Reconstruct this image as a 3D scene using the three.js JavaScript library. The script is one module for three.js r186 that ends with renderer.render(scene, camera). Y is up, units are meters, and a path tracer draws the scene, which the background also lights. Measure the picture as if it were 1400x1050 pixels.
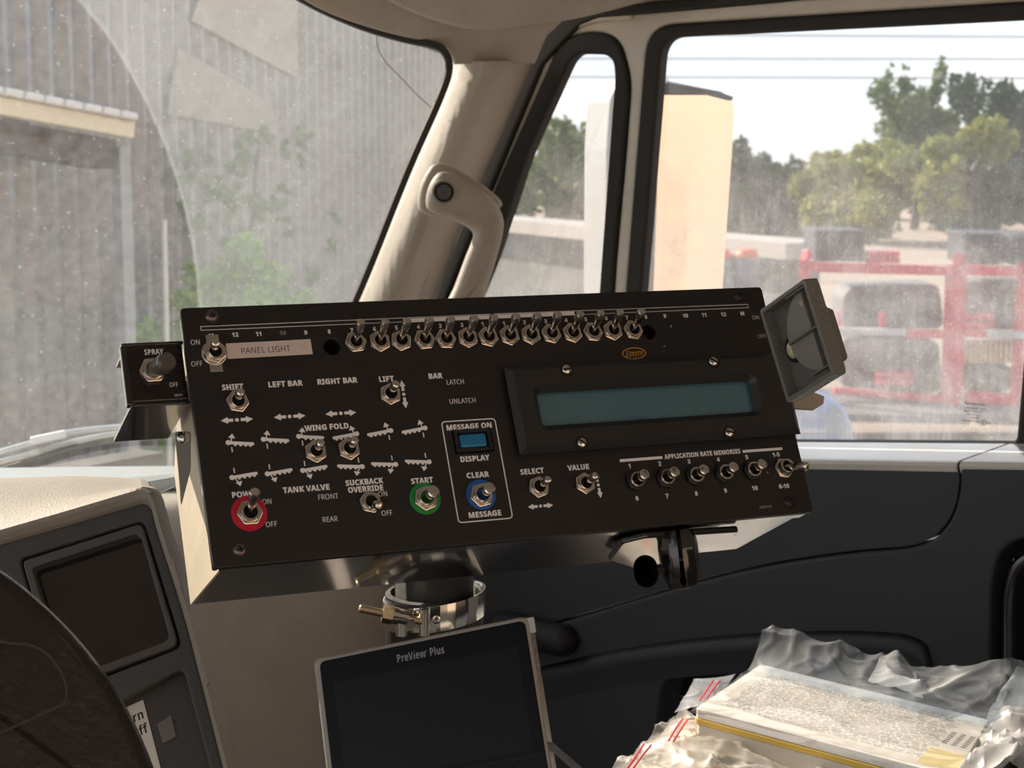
import * as THREE from 'three';
import { RoundedBoxGeometry } from 'three/addons/geometries/RoundedBoxGeometry.js';
import { mergeGeometries, toCreasedNormals } from 'three/addons/utils/BufferGeometryUtils.js';
import { ImprovedNoise } from 'three/addons/math/ImprovedNoise.js';

// ---------------------------------------------------------------- camera, sky, sun, exposure
const V = (x, y, z) => new THREE.Vector3(x, y, z), D2R = Math.PI / 180;
const scene = new THREE.Scene();
const FPX = 2400, YAW = 52, PITCH = 8;                      // focal length in pixels of the 1400 x 1050 frame; the truck's own forward is -Z, its right side +X
const camera = new THREE.PerspectiveCamera(2 * Math.atan(525 / FPX) / D2R, 1400 / 1050, 0.02, 400);
camera.position.set(0, 2.4, 0);
camera.rotation.set(-PITCH * D2R, -YAW * D2R, 0, 'YXZ');
camera.updateMatrixWorld(true);
camera.focus = 1.12;
camera.userData.fStop = 22;

const SUN_AZ = 4, SUN_EL = 28;
const sunDir = V(Math.sin(SUN_AZ * D2R) * Math.cos(SUN_EL * D2R), Math.sin(SUN_EL * D2R), -Math.cos(SUN_AZ * D2R) * Math.cos(SUN_EL * D2R));
const sun = new THREE.DirectionalLight(new THREE.Color().setRGB(1, 0.87, 0.71), 8.2);
sun.position.copy(sunDir).multiplyScalar(60); sun.target.position.set(1, 2, -1);
sun.position.add(sun.target.position);
sun.castShadow = true;
Object.assign(sun.shadow.camera, { left: -25, right: 25, top: 25, bottom: -25, near: 1, far: 140 });
sun.shadow.mapSize.set(4096, 4096); sun.shadow.radius = 1.2;
scene.add(sun, sun.target);

const noise = new ImprovedNoise();
const fbm = (x, y, z, o = 4) => { let s = 0, a = 0.5; for (let i = 0; i < o; i++) { s += a * noise.noise(x, y, z); x *= 2.03; y *= 2.03; z *= 2.03; a *= 0.5; } return s; };
{
  const W = 1024, H = 512, data = new Float32Array(W * H * 4);
  for (let j = 0; j < H; j++) for (let i = 0; i < W; i++) {
    const el = ((j + 0.5) / H - 0.5) * Math.PI, az = ((i + 0.5) / W - 0.5) * 2 * Math.PI, y = Math.sin(el);
    const dx = Math.cos(az) * Math.cos(el), dz = Math.sin(az) * Math.cos(el), k = 1 / (Math.max(y, 0) + 0.22);
    const c = THREE.MathUtils.smoothstep(fbm(dx * k * 1.5 + 3, dz * k * 1.5 + 7, 1.7, 5), -0.16, 0.2), h = Math.pow(1 - Math.max(0, y), 3);
    const blue = [0.50 + 0.34 * h, 0.66 + 0.22 * h, 0.86 + 0.06 * h], cl = [0.98, 0.98, 0.98];
    for (let q = 0; q < 3; q++) data[(j * W + i) * 4 + q] = y < 0 ? 0.88 : blue[q] + (cl[q] - blue[q]) * c * 0.85;
    data[(j * W + i) * 4 + 3] = 1;
  }
  const t = new THREE.DataTexture(data, W, H, THREE.RGBAFormat, THREE.FloatType);
  t.mapping = THREE.EquirectangularReflectionMapping; t.magFilter = t.minFilter = THREE.LinearFilter; t.needsUpdate = true;
  scene.background = t; scene.environment = t; scene.backgroundIntensity = 1.0; scene.environmentIntensity = 1.0;
}
const renderer = new THREE.WebGLRenderer({ antialias: true });
renderer.toneMapping = THREE.LinearToneMapping;
renderer.toneMappingExposure = 1.3;
renderer.shadowMap.enabled = true; renderer.shadowMap.type = THREE.PCFSoftShadowMap;

// ---------------------------------------------------------------- helpers
let seed = 11;
const rnd = () => { seed = (seed * 1664525 + 1013904223) >>> 0; return seed / 4294967296; };
const rr = (a, b) => a + (b - a) * rnd();
const used = new Map();
const numbered = (n) => { const k = used.get(n) || 0; used.set(n, k + 1); return k ? n + '_' + String(k).padStart(3, '0') : n; };
const CAMM = camera.matrixWorld.clone(), EYE = camera.position.clone();
const camDir = (x, y, z) => V(x, y, z).transformDirection(CAMM);
const at = (px, py, d) => V((px - 700) / FPX * d, -(py - 525) / FPX * d, -d).applyMatrix4(CAMM);   // a point that far along the camera's axis
const rayTo = (px, py) => at(px, py, 1).sub(EYE).normalize();
class Frame {                                               // a plane with two axes, in metres; n looks out of it
  constructor(o, u, v) { this.o = o.clone(); this.u = u.clone().normalize(); this.n = this.u.clone().cross(v).normalize(); this.v = this.n.clone().cross(this.u); }
  hit(px, py, off = 0) { const d = rayTo(px, py), t = (this.o.clone().sub(EYE).dot(this.n) + off) / d.dot(this.n); return EYE.clone().addScaledVector(d, t); }
  p2(px, py, off = 0) { const h = this.hit(px, py, off).sub(this.o); return new THREE.Vector2(h.dot(this.u), h.dot(this.v)); }
  list(a, off = 0) { return a.map(([x, y]) => this.p2(x, y, off)); }
  get mat() { return new THREE.Matrix4().makeBasis(this.u, this.v, this.n).setPosition(this.o); }
}
const facing = (px, py, d, yawBias = 0, pitchBias = 0) => {  // a plane through that point that looks back at the eye, turned as asked
  const n = EYE.clone().sub(at(px, py, d)).normalize(), az = Math.atan2(n.x, n.z) + yawBias * D2R, el = Math.asin(n.y) + pitchBias * D2R;
  const nn = V(Math.sin(az) * Math.cos(el), Math.sin(el), Math.cos(az) * Math.cos(el)), u = V(0, 1, 0).cross(nn).normalize();
  return new Frame(at(px, py, d), u, nn.clone().cross(u));
};
function rounded(pts, r = 0, n = 5) {                       // polygon with rounded corners (r: one radius or one per corner)
  const out = [];
  pts.forEach((p, i) => {
    const a = pts[(i + pts.length - 1) % pts.length], b = pts[(i + 1) % pts.length], q = Array.isArray(r) ? r[i] : r;
    if (!q) return out.push(p.clone());
    const da = a.clone().sub(p), db = b.clone().sub(p), l = Math.min(q, da.length() * 0.48, db.length() * 0.48), s = p.clone().addScaledVector(da.normalize(), l), e = p.clone().addScaledVector(db.normalize(), l);
    for (let k = 0; k <= n; k++) { const t = k / n, m = 1 - t; out.push(new THREE.Vector2(m * m * s.x + 2 * m * t * p.x + t * t * e.x, m * m * s.y + 2 * m * t * p.y + t * t * e.y)); }
  });
  return out;
}
const smooth = (pts, n = 40, closed = false) => new THREE.CatmullRomCurve3(pts.map((p) => V(p.x, p.y, p.z || 0)), closed, 'centripetal').getPoints(n);
const smooth2 = (pts, n, closed) => { const q = smooth(pts, n, closed).map((p) => new THREE.Vector2(p.x, p.y)); if (closed) q.pop(); return q; };
function slab(outer, { holes = [], z0 = 0, z1 = 0.01, bevel = 0, seg = 3, mat } = {}) {   // a plate between z0 and z1 of its frame
  const ccw = (p, want) => ((THREE.ShapeUtils.area(p) > 0) === want ? p : p.slice().reverse());
  const s = new THREE.Shape(ccw(outer, true)), b = bevel;
  for (const h of holes) s.holes.push(new THREE.Path(ccw(h, false)));
  const g = new THREE.ExtrudeGeometry(s, { depth: Math.max(1e-5, z1 - z0 - 2 * b), bevelEnabled: b > 0, bevelThickness: b, bevelSize: b, bevelOffset: -b, bevelSegments: seg, curveSegments: 10 });
  g.translate(0, 0, z0 + b);
  if (mat) g.applyMatrix4(mat);
  return g;
}
const creased = (g, a = 0.6) => toCreasedNormals(g, a);
function loft(rings, { closed = true, caps = true, crease = 0.7 } = {}) {
  const m = rings[0].length, pos = [], uv = [], idx = []; let vAcc = 0;
  const mm = closed ? m + 1 : m;
  rings.forEach((r, i) => {
    if (i) vAcc += r[0].distanceTo(rings[i - 1][0]);
    let u = 0;
    for (let j = 0; j < mm; j++) { const p = r[j % m]; if (j) u += p.distanceTo(r[(j - 1) % m]); pos.push(p.x, p.y, p.z); uv.push(u, vAcc); }
  });
  for (let i = 0; i + 1 < rings.length; i++) for (let j = 0; j + 1 < mm; j++) { const a = i * mm + j, b = a + 1, c = a + mm, d = c + 1; idx.push(a, b, d, a, d, c); }
  if (closed && caps) for (const [i, flip] of [[0, true], [rings.length - 1, false]]) {
    const c = rings[i].reduce((s, p) => s.add(p), V(0, 0, 0)).multiplyScalar(1 / m), k = pos.length / 3;
    pos.push(c.x, c.y, c.z); uv.push(0, 0);
    for (let j = 0; j < m; j++) { const a = i * mm + j, b = i * mm + j + 1; flip ? idx.push(k, b, a) : idx.push(k, a, b); }
  }
  const g = new THREE.BufferGeometry();
  g.setAttribute('position', new THREE.Float32BufferAttribute(pos, 3)); g.setAttribute('uv', new THREE.Float32BufferAttribute(uv, 2)); g.setIndex(idx);
  return crease ? creased(g, crease) : (g.computeVertexNormals(), g);
}
const tube = (pts, r, n = 32, k = 8, closed = false) => { const c = new THREE.CatmullRomCurve3(pts, closed, 'centripetal'); const g = new THREE.TubeGeometry(c, n, r, k, closed); if (closed) return g; return mergeGeometries([g, cap(c, 0, r), cap(c, 1, r)]); };
function cap(c, t, r) { const g = new THREE.SphereGeometry(r, 8, 6); const p = c.getPoint(t); g.translate(p.x, p.y, p.z); return g; }
const box = (w, h, d, x = 0, y = 0, z = 0, r = 0) => { const g = r ? new RoundedBoxGeometry(w, h, d, 3, Math.min(r, w / 2.01, h / 2.01, d / 2.01)) : new THREE.BoxGeometry(w, h, d); g.translate(x, y, z); return g; };
const boxAB = (a, b, w, h, up = V(0, 1, 0), r = 0) => {     // a bar from a to b, w across, h high
  const d = b.clone().sub(a), l = d.length(), x = d.normalize(), z = x.clone().cross(up).normalize(), y = z.clone().cross(x);
  const g = box(l, h, w, 0, 0, 0, r); g.applyMatrix4(new THREE.Matrix4().makeBasis(x, y, z).setPosition(a.clone().add(b).multiplyScalar(0.5))); return g;
};
const rod = (a, b, r, k = 14, r2 = r) => { const l = a.distanceTo(b), g = new THREE.CylinderGeometry(r2, r, l, k); g.applyMatrix4(new THREE.Matrix4().compose(a.clone().add(b).multiplyScalar(0.5), new THREE.Quaternion().setFromUnitVectors(V(0, 1, 0), b.clone().sub(a).normalize()), V(1, 1, 1))); return g; };
const merge = (a) => mergeGeometries(a.map((g) => { const h = g.index ? g.toNonIndexed() : g; for (const k of Object.keys(h.attributes)) if (!['position', 'normal', 'uv', 'color'].includes(k)) h.deleteAttribute(k); return h; }));
function mesh(name, g, m, parent, label) {
  const o = new THREE.Mesh(Array.isArray(g) ? merge(g) : g, m);
  o.name = name; o.castShadow = o.receiveShadow = true;
  if (label) o.userData.label = label;
  if (parent) parent.add(o);
  return o;
}
function tag(o, label, category, group, kind) { o.userData = { ...o.userData }; if (label) o.userData.label = label; if (category) o.userData.category = category; if (group) o.userData.group = group; if (kind) o.userData.kind = kind; return o; }
// A thing: parts come in world coordinates; the group's origin goes to the middle of their base.
function thing(name, label, category, parts, group, kind) {
  const b = new THREE.Box3(); parts.forEach((p) => b.expandByObject(p));
  const o = new THREE.Group(); o.name = numbered(name);
  o.position.set((b.min.x + b.max.x) / 2, b.min.y, (b.min.z + b.max.z) / 2);
  for (const p of parts) { p.position.sub(o.position); o.add(p); }
  scene.add(o);
  return tag(o, label, category, group, kind);
}
const single = (name, g, m, label, category, group, kind) => { const o = mesh(numbered(name), g, m, scene); return tag(o, label, category, group, kind); };

// ---------------------------------------------------------------- textures and materials
function dataTex(n, f, { srgb = false, h = n, rep } = {}) {
  const d = new Uint8Array(n * h * 4);
  for (let y = 0; y < h; y++) for (let x = 0; x < n; x++) { const c = f(x / n, y / h, x, y), o = (y * n + x) * 4; for (let k = 0; k < 3; k++) d[o + k] = Math.max(0, Math.min(255, 255 * (c.length ? c[k] : c))); d[o + 3] = 255; }
  const t = new THREE.DataTexture(d, n, h); t.magFilter = t.minFilter = THREE.LinearFilter; t.wrapS = t.wrapT = THREE.RepeatWrapping;
  if (srgb) t.colorSpace = THREE.SRGBColorSpace;
  if (rep) t.repeat.set(rep, rep);
  t.needsUpdate = true; return t;
}
const per = (x, y, s, z) => {                               // noise that repeats over the unit square
  const f = (a, b) => noise.noise(a * s, b * s, z), u = x, v = y;
  return f(x, y) * (1 - u) * (1 - v) + f(x - 1, y) * u * (1 - v) + f(x, y - 1) * (1 - u) * v + f(x - 1, y - 1) * u * v;
};
const grainTex = dataTex(256, (x, y) => 0.5 + 0.35 * per(x, y, 40, 2.5) + 0.25 * per(x, y, 90, 8.1));
const wearTex = dataTex(512, (x, y) => { const a = per(x, y, 5, 1.2) + 0.5 * per(x, y, 14, 3.3) + 0.3 * per(x, y, 60, 5.1); return 0.62 + 0.35 * a; });
const toneTex = dataTex(512, (x, y) => { const a = 0.9 + 0.10 * per(x, y, 6, 4.2) + 0.06 * per(x, y, 30, 7.7) + 0.05 * per(x, y, 120, 2.1); return [a, a, a]; });
const cl = (t, rep) => { const c = t.clone(); c.repeat.set(rep, rep); c.needsUpdate = true; return c; };
const lin = (r, g, b) => new THREE.Color().setRGB(r, g, b);
const grain8 = cl(grainTex, 18), wear4 = cl(wearTex, 4), tone3 = cl(toneTex, 3);
function std(color, roughness, o = {}) { return new THREE.MeshStandardMaterial({ color, roughness, ...o }); }
function phys(color, roughness, o = {}) { return new THREE.MeshPhysicalMaterial({ color, roughness, ...o }); }
const M = {
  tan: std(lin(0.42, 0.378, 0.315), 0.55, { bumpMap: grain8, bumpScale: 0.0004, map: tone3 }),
  dash: std(lin(0.56, 0.51, 0.44), 0.6, { bumpMap: grain8, bumpScale: 0.0005, map: tone3 }),  // lighter copy of tan, standing in for missing fill light
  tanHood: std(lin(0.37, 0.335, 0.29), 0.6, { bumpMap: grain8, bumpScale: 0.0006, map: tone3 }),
  headliner: std(lin(0.43, 0.385, 0.33), 0.85, { bumpMap: grain8, bumpScale: 0.0006, map: tone3 }),
  liner: std(lin(0.52, 0.495, 0.46), 0.85, { bumpMap: grain8, bumpScale: 0.0006, map: tone3 }),  // pale and neutral so the unseen cab walls bounce cleaner fill light
  cream: phys(lin(0.68, 0.64, 0.55), 0.4, { clearcoat: 0.35, clearcoatRoughness: 0.25, map: tone3 }),
  ledge: phys(lin(0.82, 0.81, 0.76), 0.28, { clearcoat: 1, clearcoatRoughness: 0.15, map: tone3 }),
  rubber: std(lin(0.014, 0.012, 0.011), 0.65, { bumpMap: grain8, bumpScale: 0.0003 }),
  darkTrim: std(lin(0.034, 0.037, 0.043), 0.62, { bumpMap: grain8, bumpScale: 0.0002 }),
  blackTrim: std(lin(0.012, 0.012, 0.013), 0.45, { bumpMap: grain8, bumpScale: 0.0003 }),
  glossBlack: phys(lin(0.010, 0.009, 0.009), 0.3, { clearcoat: 1, clearcoatRoughness: 0.07 }),
  satinBlack: std(lin(0.016, 0.015, 0.016), 0.42, { bumpMap: grain8, bumpScale: 0.0002 }),
  greyPanel: std(lin(0.075, 0.073, 0.074), 0.55, { bumpMap: grain8, bumpScale: 0.0004 }),
  greyBezel: std(lin(0.10, 0.098, 0.10), 0.4, { bumpMap: grain8, bumpScale: 0.0002 }),
  screen: phys(lin(0.012, 0.009, 0.009), 0.12, { clearcoat: 1, clearcoatRoughness: 0.05 }),
  chrome: std(lin(0.72, 0.69, 0.65), 0.2, { metalness: 1 }),
  nickel: std(lin(0.74, 0.69, 0.63), 0.30, { metalness: 1, roughnessMap: wear4 }),
  steel: std(lin(0.66, 0.64, 0.61), 0.3, { metalness: 1, roughnessMap: wear4 }),
  brassy: std(lin(0.66, 0.55, 0.36), 0.3, { metalness: 1 }),
  hole: std(lin(0.004, 0.003, 0.003), 0.8),
  leather: std(lin(0.022, 0.019, 0.018), 0.42, { bumpMap: cl(wearTex, 30), bumpScale: 0.0006, roughnessMap: wear4 }),
  white: std(lin(0.72, 0.72, 0.70), 0.5),
};
const paneM = phys(lin(1, 1, 1), 0.0, { transmission: 1, thickness: 0, ior: 1.5 });
// ---------------------------------------------------------------- the cab: door side
const XD = 1.70;                                            // the door's window plane
const door = new Frame(V(XD, 0, 0), V(0, 0, 1), V(0, 1, 0)); // u runs to the rear, v up, n into the cab
const DP = (a) => door.list(a);
const LEDGE_Y = door.hit(1250, 603).y, LEDGE_A = door.hit(880, 600), LEDGE_B = door.hit(1380, 604);
const ledgeY = (z) => LEDGE_A.y + (LEDGE_B.y - LEDGE_A.y) * (z - LEDGE_A.z) / (LEDGE_B.z - LEDGE_A.z);   // the sill drops towards the front
const XT = (() => { const d = rayTo(1250, 637); return EYE.x + d.x * (LEDGE_Y - EYE.y) / d.y; })();   // the inner trim stands this far into the cab
const trimF = new Frame(V(XT, 0, 0), V(0, 0, 1), V(0, 1, 0));
const TP = (a) => trimF.list(a);
const quarterOut = rounded(DP([[761, 86], [776, 54], [815, 42], [853, 52], [869, 108], [861, 214], [846, 375], [836, 590], [556, 590], [643, 357], [704, 214]]), [0.02, 0.03, 0.05, 0.03, 0.02, 0.05, 0.05, 0.03, 0.02, 0.05, 0.05]);
const quarterIn = rounded(DP([[787, 86], [798, 74], [836, 75], [847, 84], [849, 110], [846, 143], [829, 375], [816, 578], [590, 578], [682, 357], [729, 214]]), [0.006, 0.012, 0.012, 0.01, 0.006, 0.02, 0.02, 0.02, 0.02, 0.02, 0.02]);
const winOut = rounded(DP([[893, 36], [1440, 1], [1416, 615], [846, 615]]), [0.034, 0.03, 0.02, 0.02], 8);
const winIn = rounded(DP([[914, 52], [1446, 26], [1396, 603], [869, 599]]), [0.024, 0.02, 0.008, 0.02], 8);
{
  const outer = DP([[603, 425], [629, 357], [688, 214], [741, 86], [772, 52], [793, 31], [821, 21], [900, 15], [1060, 0], [1520, -30], [1480, 640], [500, 640]]);
  const frame = mesh('door_frame', slab(outer, { holes: [quarterOut, winOut], z0: -0.008, z1: 0.010, bevel: 0.005, mat: door.mat }), M.cream);
  // a raised painted lip that follows the quarter window and the leading edge of the door
  const lip = mesh('pressed_lip', tube(smooth(DP([[611, 419], [636, 356], [694, 214], [750, 86], [770, 56], [796, 37], [821, 28], [870, 24]]).map((p) => V(XD - 0.013, p.y, p.x)), 60), 0.0035, 60, 8), M.cream);
  const ledgeProfile = [[XD - 0.012, 0], [XT + 0.003, -0.0005], [XT - 0.002, -0.002], [XT - 0.004, -0.005], [XT - 0.002, -0.009], [XT + 0.004, -0.016], [XD - 0.012, -0.02]];
  const ledgeBar = (x0, x1) => loft([trimF.p2(x0, 637).x, trimF.p2(x1, 637).x].map((z) => ledgeProfile.map(([x, y]) => V(x, ledgeY(z) + y, z))));
  const ledge = mesh('window_ledge', ledgeBar(540, 1309.5), M.ledge), ledge2 = mesh('window_ledge', ledgeBar(1314, 1520), M.ledge);
  const seam = [[1311, 634], [1311, 660], [1306, 690], [1294, 715], [1275, 734], [1248, 745], [1180, 751], [1090, 763], [1000, 781], [900, 808], [800, 838], [760, 849], [640, 872], [540, 892]];
  const seamPts = smooth2(TP(seam), 70);
  const up = [...smooth2(TP([[1311, 633], [1311, 646], ...seam.slice(1)]), 70), ...TP([[540, 637], [800, 635.7], [1100, 634.2]])];
  const upperPanel = mesh('upper_panel', slab(up, { z0: -0.045, z1: 0, mat: trimF.mat }), M.darkTrim);
  const seam2 = smooth2(TP(seam.map(([x, y], i) => (i < 2 ? [x + 3.5, y + (i ? 0 : 4)] : i < 6 ? [x + 2.5, y + 2.5] : [x, y + 3.5]))), 70);
  // the pocket and the grab recess are real openings in the lower panel
  const pocket = rounded(TP([[893, 1120], [899, 985], [906, 938], [925, 916], [1000, 905], [1100, 901], [1240, 905], [1262, 930], [1268, 1120]]), [0, 0.02, 0.012, 0.012, 0.05, 0.05, 0.012, 0.02, 0], 6);
  const recess = rounded(TP([[1353, 1090], [1356, 800], [1366, 757], [1390, 737], [1470, 730], [1470, 1090]]), [0, 0.02, 0.012, 0.015, 0.02, 0], 6);
  const lower = [...seam2, ...TP([[540, 1240], [1540, 1240], [1530, 638]])];
  const lowerPanel = mesh('lower_panel', slab(lower, { holes: [pocket, recess], z0: -0.045, z1: 0.003, bevel: 0.004, mat: trimF.mat }), M.darkTrim);
  const ridge = mesh('armrest_ridge', (() => {            // a soft swelling that carries the lower part of the panel
    const line = smooth2(TP([[700, 934], [760, 920], [850, 901], [950, 887], [1070, 878], [1190, 878], [1245, 884], [1268, 897], [1276, 925]]), 60);
    return loft(line.map((p, i) => { const e = Math.min(1, i / 6, (line.length - 1 - i) / 4) * 0.9 + 0.1; return [[-0.002, 0.0], [0.012, 0.001], [0.006, 0.006], [0.0, 0.009], [-0.006, 0.0075], [-0.016, 0.004], [-0.03, 0.001]].map(([dv, h]) => V(XT - 0.0028 - h * e, p.y + dv * e, p.x)); }), { closed: false, crease: 0 });
  })(), M.darkTrim);
  const pocketBack = mesh('pocket_liner', slab(TP([[860, 890], [1300, 890], [1300, 1150], [860, 1150]]), { z0: -0.10, z1: -0.09, mat: trimF.mat }), M.blackTrim);
  const pocketRod = mesh('pocket_rod', rod(trimF.hit(905, 952.5, -0.03), trimF.hit(950, 951.5, -0.03), 0.0012), M.steel);
  const recessBack = mesh('recess_liner', slab(TP([[1335, 720], [1490, 715], [1490, 1120], [1335, 1120]]), { z0: -0.10, z1: -0.09, mat: trimF.mat }), M.blackTrim);
  const pull = mesh('pull_handle', tube([[1377, 1100], [1378, 1000], [1379, 880], [1381, 810], [1390, 778], [1408, 762], [1440, 758]].map(([x, y]) => trimF.hit(x, y, -0.012)), 0.0075, 50, 12), M.glossBlack);
  const knob = mesh('door_grip', (() => { const a = trimF.hit(690, 868, 0.012), b = trimF.hit(768, 865, 0.012), g = new THREE.CapsuleGeometry(0.0185, a.distanceTo(b), 10, 24); g.rotateX(Math.PI / 2); g.scale(1.1, 1, 1); g.translate((a.x + b.x) / 2, (a.y + b.y) / 2, (a.z + b.z) / 2); return g; })(), M.blackTrim);
  const d = thing('door_1', 'cream painted passenger door with dark grey lower trim', null, [frame, lip, ledge, ledge2, upperPanel, lowerPanel, ridge, pocketBack, pocketRod, recessBack, pull, knob], null, 'structure');
}
// window dust: an even film with runs and specks, thinner where it has been wiped
const dustDoorTex = dataTex(1024, (x, y, i, j) => {
  const streak = 0.55 + 0.5 * fbm(x * 60, y * 7, 3.1, 3) + 0.5 * fbm(x * 90, y * 70, 6.4, 2), blot = 0.5 + 0.9 * fbm(x * 13, y * 13, 9.7, 4), speck = fbm(x * 240, y * 150, 1.3, 2);
  const low = 1 - THREE.MathUtils.smoothstep(y, 0.40, 0.93), bottom = 1 - THREE.MathUtils.smoothstep(y, 0.15, 0.6);
  let a = 0.05 + 0.46 * low * (0.35 + 0.65 * streak * blot * 1.6) + 0.16 * bottom * blot + 0.05 * blot;
  if (speck > 0.26) a += 0.20 * low; if (fbm(x * 420, y * 420, 5.5, 1) > 0.33) a += 0.14;
  return a;
});
dustDoorTex.wrapS = dustDoorTex.wrapT = THREE.ClampToEdgeWrapping;
const dustMat = (tex, c = lin(0.94, 0.92, 0.91), tr = 0.85) => phys(c, 1, { transmission: tr, thickness: 0, transparent: true, alphaMap: tex, side: THREE.DoubleSide, specularIntensity: 0 });
const dustDoorM = dustMat(dustDoorTex);
function uvBox(g, f) { const p = g.attributes.position, a = []; for (let i = 0; i < p.count; i++) a.push(...f(V(p.getX(i), p.getY(i), p.getZ(i)))); g.setAttribute('uv', new THREE.Float32BufferAttribute(a, 2)); return g; }
function canvasTex(w, h, draw, o = {}) {
  const c = document.createElement('canvas'); c.width = w; c.height = h; draw(c.getContext('2d'), w, h);
  const t = new THREE.CanvasTexture(c); t.colorSpace = o.data ? THREE.NoColorSpace : THREE.SRGBColorSpace; t.magFilter = THREE.LinearFilter; t.needsUpdate = true; return t;
}
{
  const b0 = DP([[919, 28], [1428, 28], [1380, 604], [873, 604]]), u0 = b0[3].x, u1 = b0[1].x, v0 = b0[2].y, v1 = b0[0].y;
  const duv = (p) => [(p.z - u0) / (u1 - u0), (p.y - v0) / (v1 - v0)];
  const seal = mesh('rubber_seal', slab(winOut, { holes: [winIn], z0: -0.004, z1: 0.014, bevel: 0.004, mat: door.mat }), M.rubber);
  const glass = mesh('glass', slab(rounded(DP([[905, 42], [1436, 14], [1400, 611], [858, 608]]), 0.02), { z0: -0.002, z1: 0.002, mat: door.mat }), paneM);
  glass.geometry = new THREE.ShapeGeometry(new THREE.Shape(rounded(DP([[905, 42], [1436, 14], [1400, 611], [858, 608]]), 0.02))).applyMatrix4(door.mat);
  const film = new THREE.ShapeGeometry(new THREE.Shape(winIn)).applyMatrix4(door.mat); film.translate(0.003, 0, 0);
  const dust = mesh('dust_film', uvBox(film, duv), dustDoorM); tag(dust, 'dried dust and runs on the outer face', null, null, 'stuff');
  // the maker's stamp etched in the lower corner of the pane
  const stampC = DP([[1318, 547], [1358, 547], [1358, 592], [1318, 592]]);
  const stampTex = canvasTex(256, 288, (g, w, h) => {
    g.fillStyle = '#000'; g.fillRect(0, 0, w, h); g.fillStyle = '#fff'; g.textAlign = 'left';
    g.font = 'bold 34px sans-serif'; g.fillText('Temperlite', 12, 34, 220);
    g.font = 'bold 22px sans-serif'; g.fillText('LAMINATED 11 A S', 12, 68, 236); g.fillText('M31T 2 AS2 DOT', 12, 96, 210); g.fillText('SOLEX  E 11', 40, 124, 150); g.fillText('43R-00', 70, 150);
    g.fillText('Monolithic T4 B', 0, 182, 150); g.lineWidth = 5; g.strokeStyle = '#fff'; g.beginPath(); g.arc(188, 176, 22, 0, 7); g.stroke(); g.font = 'bold 30px sans-serif'; g.fillText('E', 178, 187); g.fillText('ⓒ', 212, 187); g.fillText('CE', 214, 187, 34);
    g.font = '26px sans-serif'; g.fillText('•   • •', 80, 250); g.fillText('•  • • •', 60, 280);
  }, { data: true });
  const st = new THREE.PlaneGeometry(1, 1); st.scale(stampC[1].x - stampC[0].x, stampC[0].y - stampC[3].y, 1); st.translate((stampC[1].x + stampC[0].x) / 2, (stampC[0].y + stampC[3].y) / 2, 0.002); st.applyMatrix4(door.mat);
  const stamp = mesh('glass_stamp', st, std(lin(0.03, 0.03, 0.035), 0.8, { transparent: true, alphaMap: stampTex, opacity: 0.75 }));
  thing('window_3', 'dusty side window of the passenger door in a black rubber seal', null, [seal, glass, dust, stamp], null, 'structure');
  const seal2 = mesh('rubber_seal', slab(quarterOut, { holes: [quarterIn], z0: -0.004, z1: 0.014, bevel: 0.004, mat: door.mat }), M.rubber);
  const glass2 = mesh('glass', new THREE.ShapeGeometry(new THREE.Shape(quarterIn)).applyMatrix4(door.mat), paneM);
  const film2 = new THREE.ShapeGeometry(new THREE.Shape(quarterIn)).applyMatrix4(door.mat); film2.translate(0.003, 0, 0);
  const dust2 = mesh('dust_film', uvBox(film2, (p) => [(p.z - u0) / (u1 - u0) + 0.95, (p.y - v0) / (v1 - v0)]), (() => { const t = dustDoorTex.clone(); t.wrapS = THREE.MirroredRepeatWrapping; t.wrapT = THREE.MirroredRepeatWrapping; t.needsUpdate = true; return dustMat(t); })());
  tag(dust2, 'dried dust on the outer face', null, null, 'stuff');
  thing('window_2', 'narrow slanted quarter window in a black rubber seal', null, [seal2, glass2, dust2], null, 'structure');
  const strip = [[590, 425], [614, 357], [671, 214], [728, 84], [745, 46], [766, 27], [800, 19], [830, 14], [870, 4], [1060, -12], [1500, -60], [1500, -45], [1060, 4], [900, 18], [821, 24], [795, 34], [775, 54], [744, 88], [691, 216], [632, 359], [600, 440]];
  const wsF = new Frame(V(XD - 0.014, 0, 0), V(0, 0, 1), V(0, 1, 0));
  single('trim_3', slab(wsF.list(strip), { z0: -0.004, z1: 0.005, bevel: 0.003, mat: wsF.mat }), M.rubber, 'black rubber weatherstrip around the leading edge of the door opening', null, null, 'structure');
}
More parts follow.
